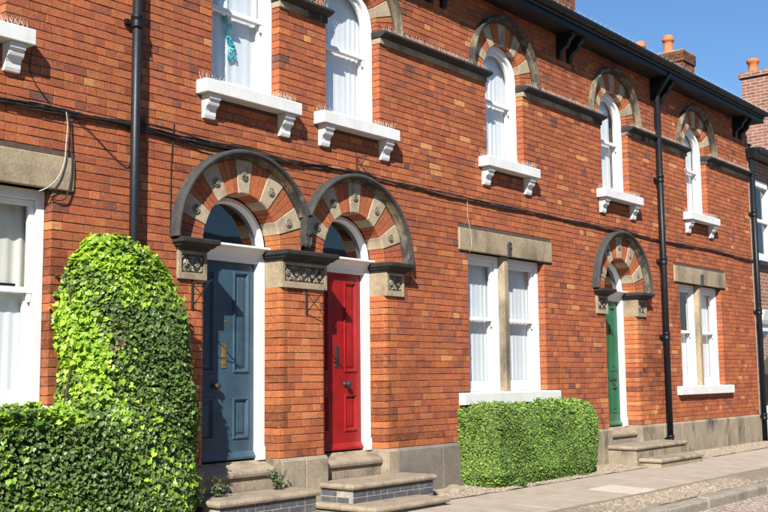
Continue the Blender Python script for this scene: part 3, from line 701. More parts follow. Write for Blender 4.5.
# ---- eaves: soffit, fascia, gutter, brackets, roof
def roof_for(h, a, b, last=False, first=False):
    e = .12 if last else 0
    rf = MB(); rf.prism([(-.36, 6.70), (4.0, 9.76), (8.4, 6.70), (8.4, 6.60), (4.0, 9.64), (-.36, 6.60)][::-1], a, b+e)
    r = obj('roof', rf, 'slate', h)
    # slate courses near the eaves
    for j in range(3):
        y0 = -.37+j*.24; z0 = 6.712+j*.24*.702
        x = a
        while x < b+e-.02:
            L = min(.30, b+e-x); m = None
            sm = SHARE.get(('slate', round(L, 3)))
            if sm is None:
                sm = MB().prism([(0, 0), (.29, .203), (.286, .211), (-.004, .008)][::-1], .002, L-.002).mesh('slate_tile', 'slate'); SHARE[('slate', round(L, 3))] = sm
            o = bpy.data.objects.new('slate_tile', sm); o.location = (x, y0, z0+.002*(j % 2)); link(o, r); x += .30
    obj('soffit', MB().box(a, b+e, -.305, .02, 6.525, 6.55), 'soffit_black', h)
    obj('fascia', MB().box(a, b+e, -.335, -.307, 6.515, 6.675), 'black_paint', h, bevel=.004)
    pr = [(-.395+.062*math.cos(t), 6.70+.062*math.sin(t)) for t in [math.pi+math.pi*k/10 for k in range(11)]]
    pr = [(-.46, 6.715)]+pr+[(-.33, 6.715), (-.338, 6.70)]+[(-.395+.055*math.cos(t), 6.70+.055*math.sin(t)) for t in [2*math.pi-math.pi*k/10 for k in range(11)]]+[(-.452, 6.715)]
    gt = obj('gutter', MB().prism(pr[::-1], a, b+e), 'black_paint', h)
    x = a+.5
    while x < b:
        obj('gutter_bracket', MB().arc([(.064, -.0), (.07, 0), (.07, .03), (.064, .03)], 0, 0, 180, 360, 10), 'black_paint', gt).matrix_local = Matrix.Translation((x, -.395, 6.70)) @ Matrix.Rotation(math.pi/2, 4, 'Z'); x += .92
    spikes(gt, a+.05, b-.05, -.44, 6.717, .07, .16)
for h, (a, b), l in zip(houses, HB, (0, 0, 1)): roof_for(h, a, b, l)
def eaves_bracket(h, x):
    pr = [(0, 6.15), (-.05, 6.15), (-.062, 6.175), (-.06, 6.21), (-.075, 6.25), (-.12, 6.29), (-.18, 6.32), (-.205, 6.36), (-.22, 6.41), (-.262, 6.43), (-.28, 6.455), (-.28, 6.523), (0, 6.523)]
    obj('eaves_bracket', MB().prism(pr, x-.045, x+.045), 'black_paint', h, bevel=.005)
for c in (5.79, 8.24, 10.69, 13.96, 17.18, 20.95):
    for d in (-.15, .15): eaves_bracket(houses[house_of(c+d)], c+d)
# ---- chimneys
def chimney(h, x0, x1, y0, y1, z0, zt, pots):
    b = MB().box(x0+.008, x1-.008, y0+.008, y1-.008, z0, zt-.02)
    ch = obj('chimney', b, 'mortar', h); mb = MB(); mb.c = []; z = z0; i = 0
    while z < zt-.02:
        top = z > zt-.25; o = -.03 if top else 0
        for side in range(4):
            A, B = (x0+o, x1-o) if side % 2 == 0 else (y0+o, y1-o); q = A; k = 0
            while q < B-.01:
                L = .1 if (k == 0 and i % 2) else .225; e = min(q+L, B); e = B if B-e < .06 else e
                q0 = random.uniform(.4, .75); c = random.choice(PAL[:5])[0]; c = (c[0]*q0*.8, c[1]*q0+.012, c[2]*q0+.014)
                if top: c = tuple(v*.6 for v in c)
                if side == 0: mb.box(q+.004, e-.004, y0+o, y0+.06, z, z+CO-J, c)
                elif side == 2: mb.box(q+.004, e-.004, y1-.06, y1-o, z, z+CO-J, c)
                elif side == 1: mb.box(x1-.06, x1-o-.001, q+.004, e-.004, z, z+CO-J, c)
                else: mb.box(x0+o+.001, x0+.06, q+.004, e-.004, z, z+CO-J, c)
                q = e; k += 1
        z += CO; i += 1
    obj('brickwork', mb, 'brick', ch, kind='stuff')
    obj('flaunching', MB().box(x0-.02, x1+.02, y0-.02, y1+.02, zt-.019, zt+.03), 'plinth_stone', ch, bevel=.02)
    for (a, b2, hh) in pots:
        obj('chimney_pot', MB().lathe([(.13, 0), (.125, .06), (.105, .08), (.10, hh*.55), (.10, hh*.66), (.13, hh*.70), (.135, hh*.80), (.115, hh*.84), (.118, hh*.96), (.105, hh), (.08, hh), (.08, hh-.1), (0, hh-.1)], (a, b2, zt+.02), 18), 'terracotta', ch, smooth=True)
chimney(houses[2], 21.42, 22.02, 1.25, 2.75, 7.2, 8.36, [(21.62, 1.66, .42), (21.62, 2.32, .42)])
chimney(houses[1], 15.9-.0, 16.62, 1.2, 2.6, 7.2, 9.2, [(16.2, 1.6, .5), (16.2, 2.2, .5)])
# ---- drainpipes
def drainpipe(h, x, y, z0, z1, joints, r=.05, swan=True, shoe=True):
    m = MB(); m.tube([(x, y, z0), (x, y, z1)], r, 14)
    if swan: m.tube([(x, y, z1-.02), (x, y-.02, z1+.08), (x, y-.20, z1+.30), (x, y-.24, z1+.38)], r*.95, 12)
    p = obj('drainpipe', m, 'worn_black' if x < 7 else 'black_paint', h, smooth=True)
    for z in joints:
        q = MB().lathe([(r+.001, -.005), (r+.014, 0), (r+.014, .03), (r+.008, .035), (r+.008, .085), (r+.014, .09), (r+.014, .12), (r+.001, .125)], (x, y, z), 16)
        obj('collar', q, 'black_paint', p, smooth=True)
        q = MB(); q.box(x-.085, x+.085, -.045, -.008, z+.035, z+.085); q.box(x-.05, x+.05, y, -.02, z+.04, z+.08)
        obj('pipe_bracket', q, 'black_paint', p, bevel=.004)
    return p
drainpipe(houses[0], 5.94, -.09, .2, 6.22, [.9, 2.40, 4.62], .042)
p = drainpipe(houses[2], 17.04, -.10, .14, 6.20, [.28, 2.00, 3.28, 4.7], .05)
p2 = drainpipe(houses[2], 21.50, -.09, .04, 5.95, [.5, 2.6, 4.6], .05, swan=False)
obj('hopper_head', MB().add([(21.43, -.16, 5.80), (21.57, -.16, 5.80), (21.57, -.02, 5.80), (21.43, -.02, 5.80), (21.38, -.22, 6.0), (21.64, -.22, 6.0), (21.64, -.01, 6.0), (21.38, -.01, 6.0)], [(3, 2, 1, 0), (4, 5, 6, 7), (0, 1, 5, 4), (1, 2, 6, 5), (2, 3, 7, 6), (3, 0, 4, 7)]), 'black_paint', p2, bevel=.01)
# ------------------------------------------------------------------ neighbouring building at the far end
nb = thing('shop_building', (24.5, .1, 0), 'brown brick building with white window and shopfront at far right', 'building')
wl = MB()
for a, b, c, d in ((21.54, 22.05, 0.0, 5.9), (22.05, 27, 5.50, 5.9), (22.05, 27, 2.72, 3.70), (26.0, 27, 3.70, 5.50), (26.2, 27, 0, 2.72)): wl.box(a, b, .10, .35, c, d)
wl.box(27, 27.2, .1, 8, 0, 5.9); wl.box(21.56, 27, 7.8, 8, 0, 5.9); wl.box(22.1, 26.9, 3.0, 3.1, 0, 5.9)
obj('wall', wl, 'neighbour_brick', nb)
m = MB()
for q in (22.05, 22.95, 23.95, 24.95, 25.88): m.box(q, q+.12, .12, .26, 3.75, 5.5)
m.box(22.05, 26, .12, .26, 5.36, 5.5); m.box(22.05, 26, .12, .25, 3.75, 3.93); m.box(22.05, 26, .14, .24, 4.60, 4.67)
wn = obj('window', m, 'white_paint', nb, bevel=.005)
for q in (22.17, 23.07, 24.07, 25.07): rot_pane(wn, MB().add([(q, .2, 3.93), (q+.9, .2, 3.93), (q+.9, .2, 5.36), (q, .2, 5.36)], [(0, 1, 2, 3)]))
obj('sill', MB().box(22.0, 26.05, .0, .2, 3.655, 3.75), 'dark_frame', wn, bevel=.006)
rf = MB().prism([(-.16, 6.06), (4.0, 8.4), (8.2, 6.0), (8.2, 5.9), (-.16, 5.93)][::-1], 21.66, 27.2); obj('roof', rf, 'slate', nb)
obj('gutter', MB().box(21.66, 27.2, -.24, -.13, 5.95, 6.06), 'black_paint', nb, bevel=.015)
obj('lead_flashing', MB().box(21.64, 27.1, -.12, .05, 6.065, 6.10), 'kerb_stone', nb)
obj('shop_fascia', MB().prism([(.10, 2.42), (-.02, 2.42), (-.06, 2.50), (-.12, 2.70), (.10, 2.74)][::-1], 21.76, 26.4), 'white_paint', nb, bevel=.006)
sf = MB()
for q in (21.78, 22.75, 23.9, 25.1, 26.2): sf.box(q, q+.10, .02, .16, .1, 2.42)
sf.box(21.78, 26.3, .03, .15, 2.28, 2.42)
sh = obj('shopfront', sf, 'turquoise_panel', nb, bevel=.005)
obj('stall_riser', MB().box(21.88, 26.2, .05, .14, .02, .75), 'turquoise_panel', sh)
for q, L in ((21.88, .87), (22.85, 1.05), (24.0, 1.1), (25.2, 1.0)): rot_pane(sh, MB().add([(q, .1, .75), (q+L, .1, .75), (q+L, .1, 2.28), (q, .1, 2.28)], [(0, 1, 2, 3)]))
obj('display_panel', MB().box(21.95, 22.7, .45, .5, 1.55, 2.2), 'purple_panel', sh); obj('display_panel', MB().box(21.95, 22.7, .45, .5, .8, 1.3), 'pink_panel', sh)
st = obj('chimney', MB().box(25.0, 26.2, .25, 1.32, 6.0, 8.5).box(24.94, 26.26, .19, 1.38, 8.5, 8.62), 'neighbour_brick', nb)
for q in (1.12, .5): obj('chimney_pot', MB().lathe([(.15, 0), (.14, .08), (.12, .11), (.115, .27), (.15, .30), (.155, .36), (.13, .39), (.09, .39), (.09, .3), (0, .3)], (25.3, q, 8.62), 16), 'terracotta', st, smooth=True)
# unseen terrace added opposite to block sky fill and shape the pane reflections
ot = thing('added_terrace', (12, -12.5, 0), 'unseen grey rendered terrace added across the street to block sky light and tint pane reflections', 'building')
m = MB(); xs = []; x = -24.
while x < 44:
    xs.append(x); x += 3.2
for z0, z1 in ((-.2, 1.2), (2.7, 4.3)): m.box(-26, 46, -12.9, -12.5, z0, z1)
for z0, z1 in ((1.2, 2.7),):
    p = -26.
    for q in xs: m.box(p, q, -12.9, -12.5, z0, z1); p = q+1.1
    m.box(p, 46, -12.9, -12.5, z0, z1)
m.box(-26, 46, -20.2, -20, -.2, 4.3); m.box(-26, -25.8, -20, -12.9, -.2, 4.3); m.box(45.8, 46, -20, -12.9, -.2, 4.3)
obj('wall', m, 'grey_render', ot)
for q in xs:
    for z0, z1 in ((1.2, 2.7),):
        f = MB(); f.box(q, q+.09, -12.72, -12.6, z0, z1); f.box(q+1.01, q+1.1, -12.72, -12.6, z0, z1); f.box(q+.09, q+1.01, -12.72, -12.6, z0, z0+.1); f.box(q+.09, q+1.01, -12.72, -12.6, z1-.1, z1); f.box(q+.09, q+1.01, -12.7, -12.62, (z0+z1)/2-.03, (z0+z1)/2+.03)
        wf = obj('window', f, 'white_paint', ot); obj('pane', MB().add([(q+.09, -12.66, z0+.1), (q+1.01, -12.66, z0+.1), (q+1.01, -12.66, z1-.1), (q+.09, -12.66, z1-.1)], [(3, 2, 1, 0)]), 'dark_glass', wf)
obj('roof', MB().prism([(-12.2, 4.25), (-16.4, 5.9), (-20.5, 4.25)], -26.2, 46.2), 'slate', ot)
# ------------------------------------------------------------------ curtains (each hangs on its own)
def curtain(x0, x1, z0, z1, y, mat, label, folds=9, amp=.022, arch=None):
    m = MB(); n = folds*8; rows = 7; vs = []; ph = random.uniform(0, 6)
    for j in range(rows+1):
        t = j/rows; z = z0+(z1-z0)*t
        for i in range(n+1):
            u = i/n; sp = amp*.26*(1.0-.35*t)*(.6+.5*math.sin(u*11+ph))
            w = math.sin(u*folds*2*math.pi+ph+.5*math.sin(3*u+t))*sp+.4*sp*math.sin(u*folds*4.7+ph*2)
            vs.append((x0+(x1-x0)*u+.3*w, y+w, z))
    fs = [(j*(n+1)+i, j*(n+1)+i+1, (j+1)*(n+1)+i+1, (j+1)*(n+1)+i) for j in range(rows) for i in range(n)]
    o = obj('curtain', m.add(vs, fs), mat, smooth=True); return tag(o, label, 'curtain', 'window curtains')
curtain(3.72, 4.68, 4.33, 6.1, .262, 'net_white', 'white net curtain in the upper arched window left of the drainpipe')
curtain(6.96, 7.90, 4.33, 6.1, .262, 'net_grey', 'grey-white net curtain behind the turquoise ornament above the blue door', 7, .03)
curtain(8.58, 9.58, 4.33, 6.1, .262, 'net_white', 'white net curtain in the arched window above the red door', 11)
curtain(11.78, 12.80, 4.33, 6.1, .262, 'net_white', 'white net curtain in the arched window above the wide sandstone-lintel window', 10)
curtain(15.12, 15.90, 4.33, 6.1, .262, 'net_white', 'white net curtain in the arched window above the green door', 7)
curtain(18.38, 19.28, 4.33, 5.95, .262, 'net_white', 'white net curtain in the upper arched window nearest the far end', 7)
curtain(11.30, 12.18, 1.2, 3.05, .262, 'net_grey', 'pale pleated curtain in left light of the window above the clipped hedge', 9, .03)
curtain(12.38, 13.26, 1.2, 3.05, .262, 'net_grey', 'pale pleated curtain in right light of the window above the clipped hedge', 9, .03)
curtain(18.10, 18.72, 1.2, 2.2, .262, 'net_white', 'half-height white curtain in left light of the ground-floor window right of the green door', 7)
curtain(18.92, 19.8, 1.2, 3.05, .262, 'net_white', 'white curtain in right light of the ground-floor window right of the green door', 8)
curtain(4.26, 5.18, 1.2, 3.05, .285, 'net_cream', 'cream draped curtain in the big window left of the ivy', 7, .06)
curtain(4.27, 5.17, 1.2, 2.17, .255, 'net_white', 'white half-height net in front of the cream curtain left of the ivy', 9, .02)
curtain(3.24, 4.14, 1.2, 3.05, .285, 'net_cream', 'cream draped curtain in the left light of the big window beside the ivy', 7, .06)
obj_ = MB().box(4.80, 4.98, .235, .30, 2.20, 2.235); tag(obj('sash_ledge_tray', obj_, 'dark_frame', bevel=.006), 'small dark object lying on the window rail left of the ivy', 'tray')
# turquoise ornament on a thread
t = thing('hanging_ornament', (7.34, .26, 5.38), 'turquoise flower garland hanging inside the window above the blue door', 'ornament')
paint('turquoise', (.02, .42, .46), .35, .5, .2); paint('turquoise_pale', (.25, .68, .70), .35, .5, .2)
obj('thread', MB().tube([(7.34, .237, 5.62), (7.35, .237, 5.0), (7.40, .237, 4.72)], .003, 5), 'cable_white', t)
for (dx, dz) in ((0, 5.22), (-.03, 5.14), (.05, 5.08), (-.01, 5.02), (.03, 4.94), (.07, 4.90), (.06, 4.82), (.11, 4.76), (.04, 4.74), (.09, 4.86)):
    m = MB(); cx, cz = 7.34+dx, dz; rr = random.uniform(.03, .045)
    for k in range(6):
        a = k*1.047+dx*30; m.ball((cx+rr*.6*math.cos(a), .237+.006*math.sin(k*2.1), cz+rr*.6*math.sin(a)), rr*.45, .007, rr*.45, 6, 4)
    obj('flower', m, random.choice(['turquoise', 'turquoise_pale']), t, smooth=True)
# ------------------------------------------------------------------ cables on the wall
def wander(x0, x1, zf, y0, n, az, ay, seed):
    rnd = random.Random(seed); pts = []; a, b, c = rnd.uniform(0, 6), rnd.uniform(0, 6), rnd.uniform(.7, 1.6)
    for i in range(n+1):
        x = x0+(x1-x0)*i/n
        pts.append((x, y0+ay*math.sin(2.1*c*x+b)+rnd.uniform(-.003, .003), zf(x)+az*math.sin(1.3*c*x+a)+.5*az*math.sin(4.1*c*x+b)+rnd.uniform(-.004, .004)))
    return pts
def zc(x):      # the run of the bundle: sags between fixings, lifts over the hood moulds
    z = 3.722
    for c in (7.38, 9.10, 15.62):
        z += .022*math.exp(-((x-c)/.35)**2)
    return z-.018*abs(math.sin((x-2.2)*.9))
cb = thing('cable_bundle', (12, -.03, 3.72), 'tangled black cable bundle strung along the whole brick row', 'cable')
for k in range(5): obj('strand', MB().tube(wander(XL, XR+.1, lambda x, k=k: zc(x)+.006*(k-2), -.014-.003*k if k else -.02, 260, .012, .004, k+3), .0085 if k < 2 else .006, 6), 'cable_black', cb, smooth=True)
for k in range(6): obj('strand', MB().tube(wander(XL, 6.6+.4*k, lambda x, k=k: zc(x)-.004+.009*(k-3)+.02*math.sin(x*2.4+k), -.03, 110, .018, .006, k+30), .007, 6), 'cable_black', cb, smooth=True)
def wire(name, pts, r, mat, label, sub=10):
    P = [Vector(p) for p in pts]; out = []
    for i in range(len(P)-1):
        p0, p1, p2, p3 = P[max(i-1, 0)], P[i], P[i+1], P[min(i+2, len(P)-1)]
        for k in range(sub):
            t = k/sub; out.append(.5*((2*p1)+(-p0+p2)*t+(2*p0-5*p1+4*p2-p3)*t*t+(-p0+3*p1-3*p2+p3)*t**3))
    out.append(P[-1]); return tag(obj(name, MB().tube(out, r, 6), mat, smooth=True), label, 'cable')
wire('drop_cable', [(5.24, -.05, 3.71), (5.27, -.03, 3.60), (5.26, -.03, 3.45), (5.24, -.04, 3.28), (5.17, -.045, 3.12), (5.06, -.04, 3.02), (5.02, .06, 3.0)], .005, 'cable_white', 'white cable dropping from the bundle over the stone lintel at left')
wire('drop_cable', [(5.26, -.05, 3.70), (5.30, -.03, 3.50), (5.32, -.035, 3.22), (5.27, -.035, 2.98), (5.18, -.02, 2.94), (5.10, -.01, 2.99)], .006, 'cable_black', 'thin black cable looping below the left end of the stone lintel')
wire('loose_wire', [(4.92, -.015, 4.20), (4.90, -.012, 4.05), (4.95, -.012, 3.92), (5.10, -.014, 3.77)], .004, 'cable_black', 'thin dark wire under the upper sill at the far left')
wire('loose_wire', [(5.30, -.02, 3.70), (5.50, -.012, 3.60), (5.75, -.012, 3.42), (5.90, -.012, 3.345), (5.95, -.014, 3.40), (6.0, -.03, 3.66)], .0045, 'cable_black', 'thin brown wire sagging from the bundle to the left drainpipe')
wire('loose_wire', [(6.45, -.012, 3.85), (6.44, -.012, 3.72), (6.42, -.012, 3.4), (6.42, -.012, 2.78)], .004, 'cable_black', 'thin dark wire running down beside the blue door arch')
wire('drop_cable', [(11.31, -.02, 3.70), (11.32, -.012, 3.5), (11.34, -.028, 3.34), (11.35, -.04, 3.2), (11.35, -.04, 3.05), (11.38, .05, 3.0)], .0032, 'cable_white', 'white cable dropping over the lintel above the clipped hedge')
wire('loose_wire', [(9.72, -.012, 3.55), (9.98, -.012, 3.25), (10.09, -.012, 2.9), (10.08, -.012, 2.55), (9.98, -.012, 2.52)], .004, 'cable_black', 'thin dark wire curving round the right of the red door arch')
# ------------------------------------------------------------------ wrought brackets
def wall_bracket(x, zt, zb, out, mat, label):
    t = thing('hanging_bracket', (x, 0, zb), label, 'bracket', 'iron hanging brackets')
    obj('wall_bar', MB().box(x-.009, x+.009, -.014, .0, zb-.02, zt+.03), mat, t)
    obj('arm', MB().tube([(x, -.008, zt), (x, -out, zt), (x, -out-.012, zt+.018)], .006, 6), mat, t)
    obj('brace', MB().tube([(x, -.01, zb), (x, -out*.93, zt)], .0055, 6), mat, t)
wall_bracket(6.70, 2.33, 2.10, .27, 'iron', 'black iron hanging bracket left of the blue door')
wall_bracket(8.28, 2.33, 2.11, .27, 'iron', 'black iron hanging bracket on the brick pier left of the red door')
wall_bracket(9.12, 3.92, 3.74, .17, 'rusty_iron', 'rusty iron bracket just above the red door arch')
# ------------------------------------------------------------------ door steps
def slab(t, x0, x1, y0, zt, th=.06, mat='step_stone'):
    m = MB(); n = 10; rows = [(-.002, 0), (-.004, th*.35)]
    vs = []; fs = []
    prof = [(.0, 0), (-.028, .006), (-.04, th*.5), (-.03, th-.008), (-.012, th), (.10, th), (.25, th-.004)]
    # nosing round three sides, worn top
    def ring(o, h): return [(x0+o, .02, zt-th+h), (x0+o, y0+o, zt-th+h), (x1-o, y0+o, zt-th+h), (x1-o, .02, zt-th+h)]
    L = [ring(.028, 0), ring(.006, .008), ring(0, th*.5), ring(.008, th-.012), ring(.03, th)]
    for r in L: vs += r
    fs = [(i*4+k, i*4+(k+1) % 4, i*4+4+(k+1) % 4, i*4+4+k) for i in range(len(L)-1) for k in range(3)]+[(16, 17, 18, 19), (3, 2, 1, 0)]
    return obj('slab', m.add(vs, fs), mat, t, bevel=.006)
def brick_riser(t, x0, x1, y0, y1, z0, z1):
    c = obj('core', MB().box(x0+.004, x1-.004, y0+.004, y1, z0-.06, z1), 'pale_mortar', t); z = z1
    i = 0
    while z > z0-.03:
        zl = z-.077
        for (A, B, side) in ((x0, x1, 0), (y0, y1, 1)):
            q = A; k = 0
            while q < B-.01:
                Lr = (.112 if (k+i) % 5 in (1, 2, 3) and i == 0 else .225) if side == 0 else .225
                e = B if B-q-Lr < .06 else q+Lr
                m = MB()
                if side == 0: m.box(q+.005, e-.005, y0-.001, y0+.06, zl+.008, z-.003)
                elif q > y0+.01 or i % 2: m.box(x0-.001, x0+.06, max(q+.005, y0+.062), e-.005, zl+.008, z-.003)
                if m.v: obj('brick', m, 'blue_brick', t, bevel=.004)
                q = e; k += 1
        z = zl; i += 1
def steps(name, label, tiers, brick=True):
    x0, x1, y0, zt = tiers[-1]; t = thing('door_steps', ((x0+x1)/2, y0, 0), label, 'steps', 'front door steps')
    prev = .02
    for i, (x0, x1, y0, zt) in enumerate(tiers):
        slab(t, x0, x1, y0, zt, .062); z0 = pz(y0)-.02 if i == len(tiers)-1 else pz(y0)-.02
        if brick: brick_riser(t, x0+.035, x1-.035, y0+.035, .0, z0, zt-.062)
        else:
            m = MB().box(x0+.03, x1-.03, y0+.03, .0, z0-.05, zt-.0625); obj('riser', m, 'plinth_stone', t, bevel=.008)
steps('blue', 'worn stone steps with blue-grey brick risers below the blue door', [(6.66, 8.02, -.45, .312), ])
steps('red', 'two stone steps with blue-grey brick risers below the red door', [(8.44, 9.90, -.51, .322), (8.33, 9.60, -.90, .125)])
steps('green', 'pale sandstone double steps below the green door', [(14.92, 16.78, -.52, .345), (15.02, 16.60, -.86, .165)], False)
# ------------------------------------------------------------------ plants
def leaf_shape(kind):
    if kind == 'ivy':    # five-lobed, folded on its midrib
        o = [(0, -.14), (.26, -.34), (.46, -.12), (.40, .10), (.42, .34), (.22, .40), (0, .74)]
        pts = o+[(-x, y) for x, y in o[::-1][1:-1]]
        c = (0, .06); vs = [(c[0], c[1], .0)]+[(x, y, .16*abs(x)-.10*max(0, y)**2) for x, y in pts]
        n = len(pts); return vs, [(0, 1+i, 1+(i+1) % n) for i in range(n)]
    o = [(0, -.5, 0), (.24, -.12, .07), (.20, .26, .06), (0, .5, -.06), (-.20, .26, .06), (-.24, -.12, .07)]
    return o, [(0, 1, 2, 3), (0, 3, 4, 5)]
SUNN = SUN.normalized()      # leaves turn towards the light
LEAF = {k: leaf_shape(k) for k in ('ivy', 'box')}
def leaf_frame(nrm, droop=.6, rand=.5):
    n = Vector((nrm[0]+random.gauss(0, rand), nrm[1]+random.gauss(0, rand), nrm[2]+random.gauss(0, rand)+.25))
    if n.length < .01: n = Vector((0, 0, 1))
    n.normalize(); d = Vector((random.gauss(0, .6), random.gauss(0, .6), -droop+random.gauss(0, .5))); t = d-n*d.dot(n)
    if t.length < .01: t = n.orthogonal()
    t.normalize(); return t.cross(n), t, n
def put_leaf(mb, kind, p, nrm, size, col, droop=.6, rand=.5):
    s, t, n = leaf_frame(Vector(nrm)+.55*SUNN, droop, rand); vs, fs = LEAF[kind]
    mb.add([Vector(p)+size*(x*s+y*t+z*n) for x, y, z in vs], fs, col)
def lerp(tab, z):
    for (a, u), (b, v) in zip(tab, tab[1:]):
        if z <= b: return u+(v-u)*(z-a)/(b-a) if z > a else u
    return tab[-1][1]
IXL = [(0, 5.22), (2.3, 5.24), (2.45, 5.27), (2.56, 5.34), (2.63, 5.46), (2.68, 5.60)]
IXR = [(0, 6.55), (1.0, 6.55), (1.5, 6.50), (1.8, 6.46), (2.0, 6.44), (2.2, 6.35), (2.35, 6.26), (2.5, 6.12), (2.6, 5.96), (2.68, 5.78)]
IDP = [(0, .50), (1.4, .50), (2.0, .44), (2.4, .36), (2.67, .22)]
rn = random.Random(5)
def wob(x, z, s=1.): return .08*math.sin(x*5.1+z*4.7+.6)+.045*math.sin(x*7.3+z*3.1)+.035*math.sin(x*3.7-z*8.3+1)+.03*math.sin(x*13+z*11)
def ivy_point():
    """a point on the outside of the ivy: tall rounded clump, low clipped run to its left"""
    if random.random() < .66:
        z = random.uniform(.03, 2.67); xl, xr, dp = lerp(IXL, z), lerp(IXR, z), lerp(IDP, z)
        cx, hw = (xl+xr)/2, (xr-xl)/2; pw = 3.0
        if random.random() < .68: u = random.uniform(-1, 1); v = (1-abs(u)**pw)**(1/pw)
        else: v = random.uniform(0, 1); u = random.choice((-1, 1))*(1-v**pw)**(1/pw)
        x = cx+hw*u; y = -dp*v; g = Vector((math.copysign(abs(u)**2, u), v**2)); g.normalize(); ca, sa = g.x, g.y
        n = Vector((ca, -sa*1.2, .25+(1.2 if z > 2.3 else 0)))
        k = 1+wob(x, z); y *= k; return Vector((x+.5*wob(x+3, z)*ca, y, z)), n
    if random.random() < .3:
        x = random.uniform(2.6, 5.25); y = random.uniform(-.56, 0); return Vector((x, y, 1.17+.5*wob(x, y*4))), Vector((0, -.2, 1))
    x = random.uniform(2.6, 5.75); z = random.uniform(.03, 1.17); y = -.56*(1+.5*wob(x, z)); y *= 1-.10*max(0, (x-5.3)/.45) 
    if z > 1.08: y *= .93
    return Vector((x, y, z)), Vector((0, -1, .2))
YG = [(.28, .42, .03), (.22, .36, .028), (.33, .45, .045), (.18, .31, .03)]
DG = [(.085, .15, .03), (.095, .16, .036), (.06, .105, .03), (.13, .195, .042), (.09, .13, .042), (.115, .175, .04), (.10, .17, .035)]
ivy = thing('ivy', (5.8, -.25, 0), 'big rounded ivy clump climbing the wall left of the blue door', 'ivy')
mb = MB(); mb.c = []; big = []
for i in range(54000):
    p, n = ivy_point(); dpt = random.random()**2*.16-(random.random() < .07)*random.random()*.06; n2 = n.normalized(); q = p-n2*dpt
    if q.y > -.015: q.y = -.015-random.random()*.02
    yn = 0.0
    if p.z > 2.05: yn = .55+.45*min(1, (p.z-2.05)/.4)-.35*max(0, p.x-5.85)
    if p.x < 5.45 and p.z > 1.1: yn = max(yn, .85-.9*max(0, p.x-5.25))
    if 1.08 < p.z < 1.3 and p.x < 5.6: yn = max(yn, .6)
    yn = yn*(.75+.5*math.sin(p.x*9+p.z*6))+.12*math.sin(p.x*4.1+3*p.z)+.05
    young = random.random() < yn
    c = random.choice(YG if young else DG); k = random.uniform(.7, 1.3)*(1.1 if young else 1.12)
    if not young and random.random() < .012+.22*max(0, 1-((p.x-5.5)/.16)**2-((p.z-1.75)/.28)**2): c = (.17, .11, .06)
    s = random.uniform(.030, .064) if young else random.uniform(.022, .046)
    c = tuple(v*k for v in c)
    if young and dpt < .02 and len(big) < 160 and random.random() < .25 and p.z > 1.2: big.append((q-Vector((0, .02, 0)), n2, s*1.15, c)); continue
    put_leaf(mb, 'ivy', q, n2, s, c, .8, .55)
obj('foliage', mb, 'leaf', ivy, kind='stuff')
lm = MB().add(*LEAF['ivy']).mesh('leaf', 'leaf', white=True)
for q, n, s, c in big:
    a, t, nn = leaf_frame(n, .8, .4); o = bpy.data.objects.new('leaf', lm); o.color = (*c, 1); link(o, ivy)
    o.matrix_basis = Matrix(((a.x*s, t.x*s, nn.x*s, q.x), (a.y*s, t.y*s, nn.y*s, q.y), (a.z*s, t.z*s, nn.z*s, q.z), (0, 0, 0, 1)))
    o.matrix_parent_inverse = Matrix.Translation(-WL[ivy.name])
for (x, y, tops) in ((5.5, -.12, [(5.2, -.2, 2.2), (5.6, -.2, 2.5)]), (6.1, -.14, [(6.2, -.2, 2.2), (5.9, -.2, 2.45), (6.4, -.25, 1.7)]), (4.3, -.25, [(3.9, -.3, 1.05), (4.6, -.3, 1.05)]), (5.1, -.2, [(5.0, -.3, 1.1), (5.3, -.2, 1.9)])):
    for tp in tops: obj('stem', MB().tube([(x, y, 0), ((x+tp[0])/2+random.uniform(-.08, .08), (y+tp[1])/2, tp[2]*.5), tp], [.022, .016, .006], 6), 'stem', ivy, smooth=True)
# twiggy dark filling behind the leaves
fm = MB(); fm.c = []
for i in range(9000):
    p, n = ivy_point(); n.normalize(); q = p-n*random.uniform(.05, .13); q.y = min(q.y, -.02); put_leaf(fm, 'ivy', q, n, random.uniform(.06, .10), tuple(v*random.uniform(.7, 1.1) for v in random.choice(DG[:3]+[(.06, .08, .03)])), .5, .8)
obj('inner_foliage', fm, 'leaf', ivy, kind='stuff')
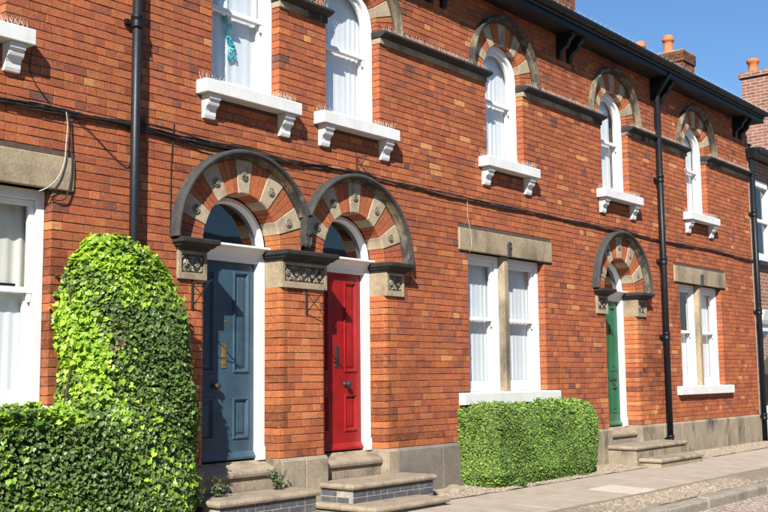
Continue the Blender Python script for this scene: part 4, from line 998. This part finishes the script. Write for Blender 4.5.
# clipped hedge
hd = thing('hedge', (12.45, -.25, 0), 'clipped rectangular green hedge under the wide ground-floor window', 'hedge')
HX0, HX1, HY, HZ = 11.02, 13.92, -.52, 1.03
hb = MB(); hb.c = []
HG = [(.11, .21, .032), (.14, .25, .036), (.08, .16, .028), (.18, .29, .04), (.06, .115, .026), (.15, .17, .05)]
def hedge_point():
    t = random.random(); r = .10
    if t < .60: p = Vector((random.uniform(HX0, HX1), HY, random.uniform(.03, HZ))); n = Vector((0, -1, .1))
    elif t < .82: p = Vector((random.uniform(HX0, HX1), random.uniform(HY, 0), HZ)); n = Vector((0, -.1, 1))
    elif t < .92: p = Vector((HX0, random.uniform(HY, 0), random.uniform(.03, HZ))); n = Vector((-1, 0, .1))
    else: p = Vector((HX1, random.uniform(HY, 0), random.uniform(.03, HZ))); n = Vector((1, 0, .1))
    # round the corners and let it bulge and lean in at the foot
    c = Vector((min(max(p.x, HX0+.2), HX1-.32), max(p.y, HY+.24), min(p.z, HZ-.24))); d = p-c
    rx = Vector((d.x/.27, d.y/.24, d.z/.24))
    L = rx.length
    if L > 1: d = d/L; p = c+d; n = (n+d.normalized()).normalized()
    p.y -= .16*wob(p.x*1.3, p.z*1.4); p.z += .014*math.sin(p.x*5)+.018*math.sin(p.x*2.4+1)+.014*math.sin(p.x*13+p.y*9)+random.random()**6*.07 if p.z > .88 else 0
    foot = max(0, .22-p.z)/.22; p.x += foot*(.10 if p.x < 11.4 else (-.05 if p.x > 13.6 else 0)); p.y += foot*.07 if p.y < -.3 else 0
    p.x += .15*wob(p.y*3, p.z*1.6) if abs(n.x) > .5 else 0
    return p, n
for i in range(54000):
    p, n = hedge_point(); dd = random.random()**2*.09; q = p-n*dd
    if q.y > -.012: q.y = -.012
    c = random.choice(HG); patch = math.sin(p.x*3.1+1)*math.sin(p.z*4+p.x)
    if p.z > HZ-.06 or p.x > 13.0 and random.random() < .4 or p.x < 11.2: c = random.choice([(.20, .31, .045), (.16, .27, .06), (.25, .35, .06)]) if random.random() < .5 else c
    k = 1.05*random.uniform(.5, 1.4)*(1+.22*patch)
    put_leaf(hb, 'box', q, n, random.uniform(.034, .056), tuple(v*k for v in c), .1, .6)
obj('foliage', hb, 'hedge_leaf', hd, kind='stuff')
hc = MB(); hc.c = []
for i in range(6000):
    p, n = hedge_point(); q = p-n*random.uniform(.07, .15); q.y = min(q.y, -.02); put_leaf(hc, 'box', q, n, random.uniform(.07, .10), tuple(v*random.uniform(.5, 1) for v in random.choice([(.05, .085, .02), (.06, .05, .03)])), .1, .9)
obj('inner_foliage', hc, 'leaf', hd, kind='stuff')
for i in range(9):
    x = 11.25+i*.3; obj('stem', MB().tube([(x, -.25, 0), (x+.03, -.26, .35), (x+random.uniform(-.1, .1), -.27, .85)], [.016, .012, .006], 6), 'stem', hd, smooth=True)
# weeds
def weed(x, y, z, n, h, sp, label, cols):
    t = thing('weed', (x, y, z), label, 'weed', 'weeds growing on the steps'); m = MB(); m.c = []; st = MB()
    for k in range(n):
        a = random.uniform(0, 6.28); r = sp*random.uniform(.3, 1); hh = h*random.uniform(.4, 1); tip = Vector((x+r*math.cos(a), y+r*math.sin(a)*.6, z+hh))
        st.tube([(x+.2*r*math.cos(a), y+.2*r*math.sin(a), z), ((x+tip.x)/2, (y+tip.y)/2, z+hh*.7), tip], .003, 4)
        for q in range(9):
            u = random.random(); p = Vector((x, y, z)).lerp(tip, u)+Vector((random.gauss(0, .02), random.gauss(0, .02), random.gauss(0, .015)+.01))
            put_leaf(m, 'box', p, (math.cos(a)*.4, math.sin(a)*.4-.4, .8), random.uniform(.025, .05), tuple(v*random.uniform(.7, 1.3) for v in random.choice(cols)), .2, .5)
    obj('leaves', m, 'leaf', t, kind='stuff'); obj('stalks', st, 'stem', t)
GW = [(.10, .15, .06), (.13, .17, .08), (.08, .12, .05), (.16, .18, .10)]
weed(7.74, -.13, .325, 16, .21, .15, 'grey-green weed growing on the step right of the blue door', GW)
weed(6.93, -.12, .325, 12, .17, .13, 'dark weed growing in the corner beside the ivy at the blue door', GW)
weed(11.55, -.60, .045, 8, .09, .10, 'small green weed at the foot of the clipped hedge', [(.13, .24, .04), (.10, .2, .04)])
# rubble against the plinth by the red steps
for i, (x, y, s) in enumerate(((10.15, -.22, .12), (10.5, -.3, .15), (10.75, -.12, .10))):
    m = MB().ball((x, y, pz(y)+.02), s*1.3, s*.8, s*.45, 7, 5); m.v = [(a+random.uniform(-.015, .015), b+random.uniform(-.015, .015), c+random.uniform(-.012, .012)) for a, b, c in m.v]
    tag(obj('rubble_stone', m, 'step_stone', bevel=.006), ['pale rubble stone nearest the red door steps', 'largest rubble stone between the red steps and hedge', 'small rubble stone beside the left end of the hedge'][i], 'stone', 'rubble stones by the red steps')
S.render.resolution_x = 1024; S.render.resolution_y = 683
